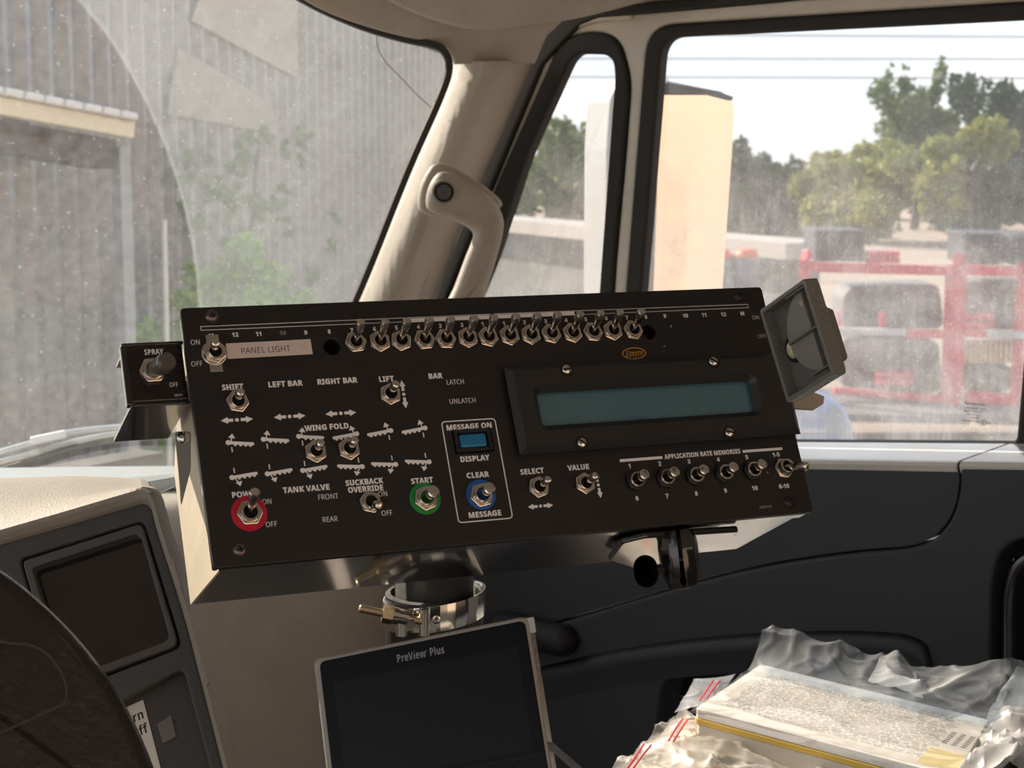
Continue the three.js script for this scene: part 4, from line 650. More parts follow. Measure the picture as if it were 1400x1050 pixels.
{ // pedestal and its T-bolt clamp
  const topY = V(-0.042, -PH / 2, -0.055).applyMatrix4(MC).y - 0.003, r = PR, sh = at(594, 826, 1.2).y + 0.009;
  const pts = [[r, 1.03], [r, sh - 0.001], [r - 0.001, sh], [r - 0.0035, sh], [r - 0.004, sh - 0.006], [0, sh - 0.006]];
  const col = mesh('column', new THREE.LatheGeometry(pts.map(([x, y]) => new THREE.Vector2(x, y)), 64), std(lin(0.016, 0.015, 0.015), 0.7, { roughnessMap: wear4, bumpMap: grain8, bumpScale: 0.0004 })); col.position.set(POST.x, 0, POST.z);
  col.geometry = creased(col.geometry, 0.6);
  const head = mesh('pivot_head', [rod(V(POST.x, sh - 0.006, POST.z), V(POST.x, topY - 0.002, POST.z), r * 0.80, 40), rod(V(POST.x + 0.014, topY - 0.02, POST.z + 0.012), V(POST.x + 0.016, topY - 0.006, POST.z + 0.010), 0.004, 12)], M.satinBlack);
  const flange = mesh('foot_flange', new THREE.LatheGeometry([[r, 1.03], [0.075, 1.03], [0.075, 1.045], [r, 1.05]].map(([x, y]) => new THREE.Vector2(x, y)), 48), M.satinBlack); flange.position.set(POST.x, 0, POST.z);
  thing('pedestal', 'round black pedestal column carrying the control console', 'post', [col, head, flange]);
  // clamp, its own axes: e toward the eye, s to the right, tilted a little to the left
  const toEye = EYE.clone().sub(POST).setY(0).normalize(), right = V(0, 1, 0).cross(toEye).normalize(), yc = at(594, 826, 1.2).y;
  const ang = (a, rad, y) => V(POST.x, y, POST.z).addScaledVector(toEye, Math.cos(a * D2R) * rad).addScaledVector(right, Math.sin(a * D2R) * rad);
  const hgt = 0.0088, tilt = (a) => yc + 0.0042 * Math.sin(a * D2R) - 0.0008;
  const bandG = (a0, a1, r0, r1, hh) => loft(Array.from({ length: 61 }, (_, i) => { const a = a0 + (a1 - a0) * i / 60; return [[r0, hh], [r1, hh], [r1 + 0.0002, hh - 0.001], [r1 + 0.0002, -hh + 0.001], [r1, -hh], [r0, -hh]].map(([rad, d]) => ang(a, rad, tilt(a) + d)); }));
  const band = mesh('band', bandG(-8, 318, PR + 0.0004, PR + 0.0016, hgt), M.steel);
  const loopR = mesh('trunnion_loop', [bandG(-9, 6, PR + 0.0016, PR + 0.0028, hgt * 0.98), rod(ang(-10, PR + 0.0058, tilt(-10) - hgt), ang(-10, PR + 0.0058, tilt(-10) + hgt), 0.0036, 20)], M.steel);
  const spot = mesh('weld_spot', (() => { const g = new THREE.SphereGeometry(0.003, 14, 8); g.scale(1, 1, 0.25); g.applyMatrix4(new THREE.Matrix4().makeBasis(right, V(0, 1, 0), toEye).setPosition(ang(2, PR + 0.003, tilt(2)))); return g; })(), M.steel);
  const loopL = mesh('trunnion_loop', [bandG(-70, -34, PR + 0.0016, PR + 0.0028, hgt), rod(ang(-33, PR + 0.0062, tilt(-33) - hgt), ang(-33, PR + 0.0062, tilt(-33) + hgt), 0.0042, 20)], M.steel);
  const bridge = mesh('bridge', bandG(-45, -6, PR + 0.0004, PR + 0.0012, hgt * 0.95), M.steel);
  const bA = ang(-8, PR + 0.0062, tilt(-10)), dir = ang(-33, PR + 0.0064, tilt(-33)).sub(bA).normalize(); dir.addScaledVector(right, -0.75).setY(0.0).normalize();
  const P = (d) => bA.clone().addScaledVector(dir, d);
  const end = at(490.5, 831.5, 1.155), b2 = end.clone().sub(bA).normalize(), L = end.distanceTo(bA), Q = (d) => bA.clone().addScaledVector(b2, d);
  const bolt = mesh('t_bolt', [rod(bA, Q(L - 0.001), 0.0027, 16), rod(Q(L - 0.001), Q(L), 0.0027, 16, 0.0019)], M.brassy, null, 'straw-coloured plated bolt');
  const sleeve = mesh('spring_sleeve', [rod(Q(L * 0.26), Q(L * 0.50), 0.0045, 18), rod(Q(L * 0.42), Q(L * 0.49), 0.0056, 22)], M.steel);
  const nutG = new THREE.CylinderGeometry(0.0063, 0.0063, 0.0068, 6); nutG.applyMatrix4(new THREE.Matrix4().compose(Q(L * 0.57), new THREE.Quaternion().setFromUnitVectors(V(0, 1, 0), b2), V(1, 1, 1)));
  const nut = mesh('hex_nut', creased(nutG, 0.3), M.brassy);
  const tag_ = mesh('broken_tab', slab(rounded([[-0.003, -0.004], [0.002, -0.005], [0.004, 0.000], [0.0025, 0.004], [-0.001, 0.003]].map(([x, y]) => new THREE.Vector2(x, y)), 0.001), { z0: -0.0004, z1: 0.0004, mat: new Frame(at(560, 853, 1.15), right, V(0, 1, 0)).mat }), M.steel);
  thing('band_clamp', 'shiny metal T-bolt band clamp round the top of the pedestal', 'clamp', [band, loopR, spot, loopL, bridge, bolt, sleeve, nut, tag_]);
}
{ // camera monitor in front of the pedestal
  const mm = rodr([-0.29094, -0.24605, 0.19182], [-0.04558, -0.17757, -0.96997]), F = frameOf(mm), W = 0.122, H = 0.0945, yTop = 0.0718 / 2, cy = yTop - H / 2;
  const g = new THREE.Group(); g.name = numbered('camera_monitor'); mm.decompose(g.position, g.quaternion, g.scale); scene.add(g);
  tag(g, 'thin black camera monitor with a dark screen in front of the pedestal', 'monitor');
  const pts = (w, h, r) => rounded([[-w / 2, cy - h / 2], [w / 2, cy - h / 2], [w / 2, cy + h / 2], [-w / 2, cy + h / 2]].map(([x, y]) => new THREE.Vector2(x, y)), r, 6);
  const grey = std(lin(0.30, 0.28, 0.25), 0.5, { bumpMap: grain8, bumpScale: 0.0003, roughnessMap: wear4 });
  mesh('case', slab(pts(W + 0.0056, H + 0.0046, 0.005).map((p) => p.add(new THREE.Vector2(-0.0012, 0.0002))), { z0: -0.0145, z1: -0.0002, bevel: 0.0022, seg: 4 }), grey, g);
  mesh('rear_bulge', box(W * 0.7, H * 0.6, 0.012, 0, cy, -0.019, 0.004), M.satinBlack, g);
  const tex = canvasTex(1220, 945, (c, w, h) => {
    c.fillStyle = '#0c0c0e'; c.fillRect(0, 0, w, h);
    c.fillStyle = '#17181b'; c.fillRect(70, 130, 1085, 570);                                   // the display area itself
    c.fillStyle = '#1a1a1d'; c.fillRect(0, 724, w, 12); c.fillStyle = '#121315'; c.fillRect(0, 736, w, 220);
    c.fillStyle = '#8b8b92'; c.textAlign = 'center'; c.font = 'bold 60px sans-serif'; c.save(); c.translate(602, 92); c.scale(0.74, 1); c.fillText('PreView', -78, 0); c.fillText('Plus', 128, 0); c.font = '18px sans-serif'; c.fillText('®', 46, -26); c.restore();
    c.strokeStyle = '#0c0c0e'; c.lineWidth = 9; c.beginPath(); c.moveTo(560, 38); c.lineTo(552, 100); c.stroke();
    c.strokeStyle = '#050506'; c.lineWidth = 3; c.beginPath(); c.moveTo(205, 0); c.bezierCurveTo(190, 120, 160, 220, 112, 340); c.stroke();    // hair lying on the glass
    c.strokeStyle = '#b5473c'; c.lineWidth = 8; c.beginPath(); c.arc(1062, 812, 26, -1.1, 4.3); c.stroke(); c.beginPath(); c.moveTo(1062, 780); c.lineTo(1062, 812); c.stroke(); c.fillStyle = '#55565a'; c.fillRect(1128, 806, 8, 40);
    for (let i = 0; i < 50; i++) { c.fillStyle = 'rgba(190,190,190,' + 0.35 * rnd() + ')'; c.beginPath(); c.arc(rr(0, w), rr(0, h), rr(0.6, 1.8), 0, 7); c.fill(); }
  });
  const gl = slab(pts(W, H, 0.004), { z0: -0.001, z1: 0.0006, bevel: 0.0005, seg: 2 }); uvBox(gl, (p) => [p.x / W + 0.5, (p.y - cy) / H + 0.5]);
  mesh('front_glass', gl, phys(0xffffff, 0.32, { map: tex, specularIntensity: 0.3 }), g);
  const tp = F.p2(727, 855); mesh('sticker_tab', box(0.0052, 0.0085, 0.0004, tp.x - 0.0012, tp.y + 0.0005, -0.002), std(lin(0.42, 0.42, 0.41), 0.5), g, 'pale grey tab at the corner');
  const arm = mesh('bracket_arm', boxAB(V(0.02, cy - 0.01, -0.022), V(0.052, cy - 0.10, -0.035), 0.016, 0.006), M.satinBlack, g);
  // edge of a bracket that shows past the lower right corner
  const e1 = F.hit(744.5, 1012, -0.006), e2 = F.hit(800, 1060, -0.012), inv = mm.clone().invert(); mesh('side_bracket', boxAB(e1.applyMatrix4(inv), e2.applyMatrix4(inv), 0.010, 0.0022, V(0.6, 0.7, 0.1)), M.greyBezel, g);
}
// ---------------------------------------------------------------- passenger seat, papers in plastic bags
const level = (y) => new Frame(V(0, y, 0), V(1, 0, 0), V(0, 0, -1));
{
  const seat = mesh('cushion', new RoundedBoxGeometry(0.56, 0.2, 0.60, 5, 0.07), M.darkTrim); seat.position.set(1.22, 1.60, -0.42);
  const back = mesh('backrest', new RoundedBoxGeometry(0.54, 0.72, 0.16, 5, 0.07), M.darkTrim); back.position.set(1.22, 1.98, 0.05); back.rotation.x = 0.18;
  const stand = mesh('seat_stand', [box(0.40, 0.46, 0.45, 1.22, 1.26, -0.42, 0.03)], M.blackTrim);
  thing('passenger_seat', 'dark grey passenger seat holding the bagged papers', 'seat', [seat, back, stand]);
}
const PY = 1.925, LP = level(PY);
const paperTex = canvasTex(1400, 700, (g, w, h) => {
  g.fillStyle = '#efece6'; g.fillRect(0, 0, w, h); g.strokeStyle = '#4a4a4e';
  for (let y = 70; y < 600; y += 17) { let x = 90 + rr(0, 30); while (x < 1180) { const l = rr(12, 60); g.globalAlpha = rr(0.5, 1); g.lineWidth = rr(3.5, 7); g.beginPath(); g.moveTo(x, y + rr(-2, 2)); g.quadraticCurveTo(x + l / 2, y + rr(-5, 5), x + l, y + rr(-2, 2)); g.stroke(); x += l + rr(5, 18); } }
  g.globalAlpha = 1; g.fillStyle = '#e8d9a0'; g.fillRect(1190, 470, 190, 190); g.fillStyle = '#777'; for (let i = 0; i < 3; i++) for (let k = 0; k < 7; k++) g.fillRect(1215 + i * 48, 250 + k * 22, 26, 13);
});
{
  const sheet = (corners, y0, y1, m, name, r = 0.002) => { const f = level(y0), pts = rounded(f.list(corners, 0), r), g = slab(pts, { z0: 0, z1: y1 - y0, bevel: Math.min(0.0008, (y1 - y0) / 3), mat: f.mat }); return [g, pts, f]; };
  const corners = [[951, 968], [1306, 1062], [1352, 984], [1040, 908]];
  const q = LP.list(corners), o = q[0], ux = q[1].clone().sub(o), uy = q[3].clone().sub(o), Lx = ux.length(), Ly = uy.length(), det = ux.x * uy.y - ux.y * uy.x;
  const uvq = (p) => { const dx = p.x - o.x, dy = -p.z - o.y; return [(dx * uy.y - dy * uy.x) / det, (ux.x * dy - ux.y * dx) / det]; };
  const put = (y0, y1, grow, m) => { const c = q.reduce((s, p) => s.add(p), new THREE.Vector2()).multiplyScalar(0.25), pts = rounded(q.map((p) => p.clone().sub(c).multiplyScalar(grow).add(c)), 0.003); return slab(pts, { z0: y0 - PY, z1: y1 - PY, bevel: 0.0006, seg: 2, mat: LP.mat }); };
  const top = put(PY - 0.008, PY, 1, 0), top2 = uvBox(top, uvq);
  single('printed_booklet', top2, std(0xffffff, 0.55, { map: paperTex }), 'white printed booklet lying on top of the bagged papers', 'booklet');
  single('yellow_folder', put(PY - 0.0135, PY - 0.0085, 1.006, 0), std(lin(0.72, 0.50, 0.10), 0.6), 'yellow folder directly under the printed booklet', 'folder');
  single('paper_stack', put(PY - 0.034, PY - 0.014, 0.99, 0), std(lin(0.70, 0.66, 0.60), 0.7, { map: tone3 }), 'stack of off-white papers beneath the yellow folder', 'papers');
  // film: clear where it lies flat, milky along its creases
  const milk = dataTex(512, (x, y) => { const r = (k, z, e) => Math.pow(Math.max(0, 1 - 2.6 * Math.abs(per(x, y, k, z))), e), a = 0.5 * r(3, 1.3, 4) + 0.35 * r(6, 4.4, 6) + 0.2 * Math.max(0, per(x, y, 4, 6.2)); return Math.min(1, 0.22 + a); });
  const film = (rough, tr, c) => phys(c, rough, { transmission: tr, thickness: 0, side: THREE.DoubleSide, ior: 1.5, roughnessMap: milk });
  // a wrinkled sheet of film: a grid between four corners (pixels on a level), raised by h(s, t)
  const wrinkled = (cs, y, hFun, n = 110, mN = 60) => {
    const f = level(y), c = cs.map(([x, yy]) => f.hit(x, yy)), pos = [], uv = [], idx = [];
    for (let j = 0; j <= mN; j++) for (let i = 0; i <= n; i++) { const s = i / n, t = j / mN, p = c[0].clone().lerp(c[1], s).lerp(c[3].clone().lerp(c[2], s), t); uv.push(p.x * 2.6 + p.z, p.z * 4); p.y += hFun(s, t, p); pos.push(p.x, p.y, p.z); }
    for (let j = 0; j < mN; j++) for (let i = 0; i < n; i++) { const a = j * (n + 1) + i, b = a + n + 1; idx.push(a, a + 1, b, b, a + 1, b + 1); }
    const g = new THREE.BufferGeometry(); g.setAttribute('position', new THREE.Float32BufferAttribute(pos, 3)); g.setAttribute('uv', new THREE.Float32BufferAttribute(uv, 2)); g.setIndex(idx); g.computeVertexNormals(); return g;
  };
  const crest = (p, k, z, e, ax = 1, az = 1) => Math.pow(Math.max(0, 1 - 2.2 * Math.abs(noise.noise(p.x * k * ax + z, p.z * k * az, z))), e);
  const ridge = (p) => 0.0065 * crest(p, 9, 1.2, 3, 0.7, 1.5) + 0.0045 * crest(p, 17, 5.5, 4, 1.4, 0.7) + 0.0018 * crest(p, 36, 9.1, 3) + 0.004 * noise.noise(p.x * 6, p.z * 6, 3.3);
  const bagTop = mesh('film', wrinkled([[1022, 918], [1425, 1012], [1405, 944], [1044, 892]], PY + 0.002, (s, t, p) => ridge(p) * (0.25 + t) + 0.012 * Math.pow(t, 1.3) * (1 + 0.5 * Math.sin(s * 8 + 0.6))), film(0.75, 0.86, lin(0.82, 0.88, 0.94)));
  const over = mesh('cover_film', wrinkled([[940, 976], [1330, 1082], [1425, 1012], [1022, 918]], PY + 0.0022, (s, t, p) => ridge(p) * 0.22 + 0.0006), film(0.35, 0.94, lin(0.97, 0.97, 0.97)));
  const fold = mesh('folded_corner', wrinkled([[1186, 936], [1262, 958], [1250, 915], [1204, 902]], PY + 0.013, (s, t, p) => 0.010 * Math.pow(Math.sin(s * 3.14), 2) * t + ridge(p) * 0.9, 40, 30), film(0.95, 0.75, lin(0.88, 0.92, 0.96)));
  const side = mesh('side_film', wrinkled([[1300, 1075], [1450, 1100], [1432, 955], [1375, 948]], PY - 0.012, (s, t, p) => ridge(p) * 1.6 + 0.018 * Math.sin(s * 3.1)), film(0.8, 0.72, lin(0.88, 0.88, 0.88)));
  thing('plastic_bag', 'large clear wrinkled plastic bag drawn over the printed booklet', 'plastic bag', [bagTop, over, fold, side], 'clear plastic bags on the seat');
  const zip = (pts, y) => merge(pts.map((l) => tube(smooth(l.map(([x, yy]) => level(y).hit(x, yy)), 16), 0.0009, 16, 5)));
  const redZip = std(lin(0.72, 0.09, 0.13), 0.45);
  const b2 = mesh('film', wrinkled([[826, 1068], [1210, 1110], [962, 974], [934, 968]], PY - 0.030, (s, t, p) => ridge(p) * 1.3 + 0.014 * Math.sin(s * 3.14) * (1 - t) - 0.010 * s * t), film(0.85, 0.78, lin(0.93, 0.90, 0.85)));
  const b2b = mesh('lower_film', wrinkled([[828, 1082], [1200, 1130], [985, 990], [926, 980]], PY - 0.046, (s, t, p) => ridge(p)), film(1, 0.45, lin(0.84, 0.80, 0.72)));
  const z2 = mesh('zip_strip', zip([[[858, 1050], [872, 1030], [880, 1018]], [[866, 1050], [880, 1031], [890, 1019]], [[914, 1013], [924, 996], [934, 982]], [[921, 1013], [931, 997], [940, 984]]], PY - 0.016), redZip, null, 'red zip lines');
  thing('plastic_bag', 'cloudy zip bag with red seal lines bulging at the near left', 'plastic bag', [b2, b2b, z2], 'clear plastic bags on the seat');
  const b3 = mesh('film', wrinkled([[922, 975], [968, 962], [1006, 929], [950, 929]], PY - 0.022, (s, t, p) => ridge(p) * 0.6, 40, 30), film(0.9, 0.6, lin(0.66, 0.72, 0.80)));
  const z3 = mesh('zip_strip', zip([[[957, 957], [970, 938], [975, 931]], [[966, 955], [978, 938], [984, 931]]], PY - 0.016), redZip, null, 'red zip lines');
  thing('plastic_bag', 'small bluish zip bag with red seal lines behind the booklet corner', 'plastic bag', [b3, z3], 'clear plastic bags on the seat');
  const cf = level(PY - 0.060);
  single('blue_carton', slab(rounded(cf.list([[1010, 1046], [1052, 1064], [1064, 1022], [1034, 1012]]), 0.002), { z0: 0, z1: 0.028, bevel: 0.002, mat: cf.mat }), std(lin(0.05, 0.075, 0.20), 0.5), 'dark blue carton in the near bag under the papers', 'carton');
  single('grey_carton', slab(rounded(cf.list([[1052, 1062], [1170, 1094], [1176, 1048], [1062, 1018]]), 0.002), { z0: 0, z1: 0.030, bevel: 0.002, mat: cf.mat }), std(lin(0.42, 0.40, 0.39), 0.55), 'pale grey carton in the near bag beside the blue carton', 'carton');
}
// ---------------------------------------------------------------- outside: mirror, wiper, truck front
{
  const f = new Frame(at(930, 250, 2.32), V(0.897, 0, 0.44), V(0, 1, 0));   // the mirror looks back along the truck
  const sh = rounded(f.list([[829, 640], [832, 205], [837, 132], [848, 112], [912, 109], [985, 124], [1004, 136], [1007, 150], [975, 640]]), [0.02, 0, 0.01, 0.012, 0.012, 0.01, 0.012, 0.008, 0.02], 8);
  const faceP = rounded(f.list([[884, 630], [902, 129], [985, 129], [1003, 139], [1004.5, 152], [972, 630]]), [0.01, 0.004, 0.004, 0.008, 0.004, 0.01], 8);
  const shell = mesh('shell', slab(sh, { z0: -0.07, z1: -0.002, bevel: 0.006, seg: 4, mat: f.mat }), phys(lin(0.46, 0.48, 0.49), 0.35, { clearcoat: 0.4 }));
  const glass = mesh('mirror_glass', slab(faceP, { z0: -0.004, z1: 0.0005, bevel: 0.001, mat: f.mat }), std(lin(0.90, 0.88, 0.85), 0.06, { metalness: 1 }));
  const gask = mesh('dirty_top_edge', slab(rounded(f.list([[908, 129], [910, 112], [985, 125], [1001, 136], [984, 130]]), 0.002), { z0: -0.05, z1: 0.004, bevel: 0.003, mat: f.mat }), std(lin(0.10, 0.10, 0.10), 0.8, { map: tone3 }));
  const p = f.hit(950, 600).add(V(0, 0, -0.03)), arm = mesh('support_arm', [rod(V(XD + 0.06, 1.85, p.z - 0.05), p, 0.012), rod(V(XD + 0.06, 2.75, p.z - 0.05), f.hit(950, 120).add(V(0, 0, -0.05)), 0.012)], M.steel);
  thing('side_mirror', 'large upright side mirror in a white shell reflecting a tan wall', 'mirror', [shell, glass, gask, arm]);
}
{ // wiper on the outer face of the glass
  const out = (x, y, d) => { const p = screenProbe(x, y) || at(x, y, 2.05); const r = p.clone().sub(EYE).normalize(); return p.addScaledVector(r, d); };
  const arm = mesh('blade_bridge', tube([[-70, 640], [-20, 624], [40, 607], [88, 593], [130, 587], [190, 583], [240, 584]].map(([x, y]) => out(x, y, 0.03)), 0.0042, 40, 8), phys(lin(0.50, 0.53, 0.56), 0.3, { metalness: 0.6 }));
  const blade = mesh('rubber_blade', tube([[-70, 652], [-20, 637], [40, 621], [100, 604], [160, 593], [240, 588]].map(([x, y]) => out(x, y, 0.012)), 0.0036, 40, 8), phys(lin(0.40, 0.42, 0.43), 0.35, { metalness: 0.3 }));
  const low = mesh('blade_back', tube([[-70, 664], [-20, 648], [40, 631], [100, 613], [160, 601], [240, 594]].map(([x, y]) => out(x, y, 0.010)), 0.0034, 40, 8), std(lin(0.16, 0.165, 0.16), 0.6));
  const clip = mesh('blade_clip', boxAB(out(42, 603, 0.024), out(90, 593, 0.024), 0.010, 0.010, V(0, 1, 0), 0.002), phys(lin(0.62, 0.66, 0.70), 0.35));
  thing('windscreen_wiper', 'grey wiper blade resting along the foot of the windscreen', 'wiper', [arm, blade, low, clip]);
}
single('whip_antenna', rod(at(237, 660, 2.5), at(238.5, -60, 2.5), 0.0011, 6), M.greyBezel, 'thin upright whip antenna just outside the windscreen', 'antenna');
{
  const rows = [[-2.06, 1.90, 1.02], [-2.35, 1.79, 0.98], [-2.9, 1.66, 0.92], [-3.5, 1.52, 0.86], [-3.75, 1.40, 0.80], [-3.82, 1.2, 0.78]].map(([z, y, w]) => { const r = []; for (let k = 0; k <= 16; k++) { const t = k / 16 * 2 - 1; r.push(V(0.62 + w * t, y - 0.22 * Math.pow(Math.abs(t), 4), z)); } r.push(V(0.62 + w, 0.9, z), V(0.62 - w, 0.9, z)); return r; });
  single('truck_hood', loft(rows, { crease: 0.8 }), phys(lin(0.60, 0.60, 0.58), 0.35, { clearcoat: 0.6 }), 'pale sloping truck hood ahead of the windscreen', 'hood');
}
// ---------------------------------------------------------------- the yard
{
  const g = new THREE.PlaneGeometry(260, 260, 1, 1); g.rotateX(-Math.PI / 2); const uv = g.attributes.uv; for (let i = 0; i < uv.count; i++) uv.setXY(i, uv.getX(i) * 90, uv.getY(i) * 90);
  const t = dataTex(512, (x, y) => { const a = 0.78 + 0.16 * per(x, y, 7, 3.3) + 0.22 * per(x, y, 70, 1.9) + 0.12 * per(x, y, 140, 6.1); return [a, a * 0.97, a * 0.93]; }, { srgb: true });
  const o = single('ground', g, std(lin(0.60, 0.52, 0.46), 0.95, { map: t, bumpMap: t, bumpScale: 0.02 }), 'pale dusty gravel yard', null, null, 'structure');
  o.position.y = 0;
}
{ // corrugated building seen through the windscreen
  const A = V(3.3, 0, -5.31), B = V(11.2, 0, -9.4), d = B.clone().sub(A).normalize(), L = A.distanceTo(B), n = V(-d.z, 0, d.x).multiplyScalar(-1); if (n.dot(EYE.clone().sub(A)) < 0) n.negate();
  const pitch = 0.19, per_ = 5, sw = pitch * per_, Hh = 5.2, prof = [];
  for (let i = 0; i < per_; i++) for (const [u, h] of [[0, 0], [0.05, 0.004], [0.085, 0.045], [0.120, 0.045], [0.155, 0.004]]) prof.push([i * pitch + u, h]);
  prof.push([sw + 0.03, 0.002]);
  const ring = (y, t) => [...prof.map(([u, h]) => V(u, y, h + t)), ...prof.slice().reverse().map(([u, h]) => V(u, y, h + t - 0.003))];
  const gs = loft([ring(0, 0), ring(Hh, 0)], { crease: 0.3 });
  const sheetM = [0, 1, 2].map((k) => std(lin(0.22 + 0.015 * k, 0.22 + 0.015 * k, 0.24 + 0.015 * k), 0.5, { metalness: 0.25, roughnessMap: wear4, map: tone3 }));
  const parts = [], N = Math.ceil(L / sw), rot = Math.atan2(-d.z, d.x);
  for (let i = 0; i < N; i++) { const m = mesh('cladding_sheet', gs, sheetM[i % 3]); m.position.copy(A).addScaledVector(d, i * sw).addScaledVector(n, 0.05 + 0.001 * (i % 2)); m.rotation.y = rot; if (V(0, 0, 1).applyAxisAngle(V(0, 1, 0), rot).dot(n) < 0) m.rotation.y += 0; parts.push(m); }
  const core = mesh('wall_core', boxAB(A.clone().setY(Hh / 2).addScaledVector(n, -0.1), A.clone().setY(Hh / 2).addScaledVector(d, N * sw).addScaledVector(n, -0.1), 0.2, Hh - 0.05), M.greyPanel); parts.push(core);
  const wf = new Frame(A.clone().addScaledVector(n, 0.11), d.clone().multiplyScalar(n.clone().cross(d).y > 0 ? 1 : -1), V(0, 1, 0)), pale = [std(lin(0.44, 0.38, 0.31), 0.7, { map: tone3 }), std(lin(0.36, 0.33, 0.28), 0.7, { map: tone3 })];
  [[[296, -60], [409, -60], [405, 106], [345, 74], [262, 28]], [[244, 66], [304, 99], [372, 142], [381, 186], [320, 172], [230, 156]]].forEach((q, i) => parts.push(mesh('painted_reflection', slab(wf.list(q), { z0: -0.006, z1: 0, mat: wf.mat }), pale[i], null, 'pale beige shape painted in for a windscreen reflection')));  // pale slabs set on the wall in place of reflections in the windscreen
  thing('corrugated_building', 'tall grey corrugated metal building beyond the windscreen', 'building', parts);
  // lean-to roof edge with white sheets on a cream beam
  const machGrey = std(lin(0.33, 0.35, 0.36), 0.6), P = (x, y, dd) => at(x, y, dd), a = P(-160, 116, 5.7), b = P(177, 178, 6.6), beamUp = V(0, 1, 0), bd = b.clone().sub(a), sl = bd.clone().normalize(), lp = [];
  lp.push(mesh('fascia_beam', boxAB(a, b, 0.06, 0.062, beamUp, 0.006), std(lin(0.78, 0.68, 0.50), 0.6)));
  const back = V(sl.z, 0, -sl.x).normalize(); if (back.dot(EYE.clone().sub(a)) > 0) back.negate();
  for (let i = 0; i < 12; i++) { const t0 = (i + 0.06) / 12, t1 = (i + 0.92) / 12; lp.push(mesh('roof_sheet', boxAB(a.clone().addScaledVector(bd, t0).add(V(0, 0.048, 0)).addScaledVector(back, 0.25), a.clone().addScaledVector(bd, t1).add(V(0, 0.048, 0)).addScaledVector(back, 0.25), 0.62, 0.028, beamUp, 0.008), M.white)); }
  lp.push(mesh('purlin', boxAB(a.clone().add(V(0, -0.09, 0)).addScaledVector(back, 0.16), b.clone().add(V(0, -0.09, 0)).addScaledVector(back, 0.16), 0.16, 0.11, beamUp), std(lin(0.075, 0.045, 0.038), 0.7)));
  const ft = P(165, 200, 6.75); lp.push(mesh('post', box(0.055, ft.y, 0.055, ft.x, ft.y / 2, ft.z, 0.004), machGrey));
  thing('lean_to_roof', 'lean-to roof edge with white sheets on a cream beam', 'roof', lp);
  single('drain_pipe', rod(at(224, 300, 7.2), at(225, 420, 7.2).setY(0), 0.012, 10), M.white, 'thin white upright pipe beside the leafy bush', 'pipe');
}
// foliage: folded leaves scattered in blobs
const leafMat = (s) => phys(0xffffff, 0.75, { vertexColors: true, side: THREE.DoubleSide, transmission: 0.35, thickness: 0, specularIntensity: 0.4 });
const LM = leafMat();
const clumpy = (blobs, n = 6) => blobs.flatMap(([c, r, sy = 1]) => [[c, r * 0.80, sy], ...Array.from({ length: n }, () => { const v = V(rr(-1, 1), rr(-1, 1), rr(-1, 1)).normalize().multiplyScalar(r * rr(0.5, 0.95)); v.y *= sy; return [c.clone().add(v), r * rr(0.25, 0.5), sy]; })]);
function foliage(blobs, count, size, c0, c1) {
  const pos = [], col = [], idx = [], tot = blobs.reduce((s, b) => s + b[1] ** 2, 0), p = V(0, 0, 0), nrm = V(0, 0, 0), q = new THREE.Quaternion(), e = new THREE.Euler();
  for (const [c, r, sy = 1] of blobs) {
    const n = Math.round(count * r * r / tot);
    for (let i = 0; i < n; i++) {
      do p.set(rr(-1, 1), rr(-1, 1), rr(-1, 1)); while (p.lengthSq() > 1 || p.lengthSq() < 0.15);
      p.multiplyScalar(Math.pow(p.length(), -0.35)); const lump = 0.80 + 0.45 * noise.noise(p.x * 2.3 + c.x, p.y * 2.3 + c.y, p.z * 2.3 + c.z);
      p.multiplyScalar(r * lump); p.y *= sy; p.add(c); e.set(rr(-1.3, 1.3), rr(0, 6.3), rr(-1.3, 1.3)); q.setFromEuler(e);
      const s = size * rr(0.6, 1.35), k = pos.length / 3, t = Math.min(1, Math.max(0, rnd() * 0.8 + 0.3 * noise.noise(p.x * 1.3, p.y * 1.3, p.z * 1.3)));
      for (const [x, y, z] of [[-0.5, 0, 0], [0, -0.28, 0.1], [0.5, 0, 0], [0, 0.28, 0.1]]) { nrm.set(x * s, y * s, z * s).applyQuaternion(q).add(p); pos.push(nrm.x, nrm.y, nrm.z); for (let m = 0; m < 3; m++) col.push(c0[m] + (c1[m] - c0[m]) * t); }
      idx.push(k, k + 1, k + 2, k, k + 2, k + 3);
    }
  }
  const g = new THREE.BufferGeometry(); g.setAttribute('position', new THREE.Float32BufferAttribute(pos, 3)); g.setAttribute('color', new THREE.Float32BufferAttribute(col, 3)); g.setIndex(idx); g.computeVertexNormals(); return g;
}
const DARKG = [[0.05, 0.09, 0.055], [0.13, 0.20, 0.10]], YELG = [[0.22, 0.27, 0.07], [0.52, 0.50, 0.15]], MIDG = [[0.10, 0.155, 0.06], [0.27, 0.33, 0.11]];
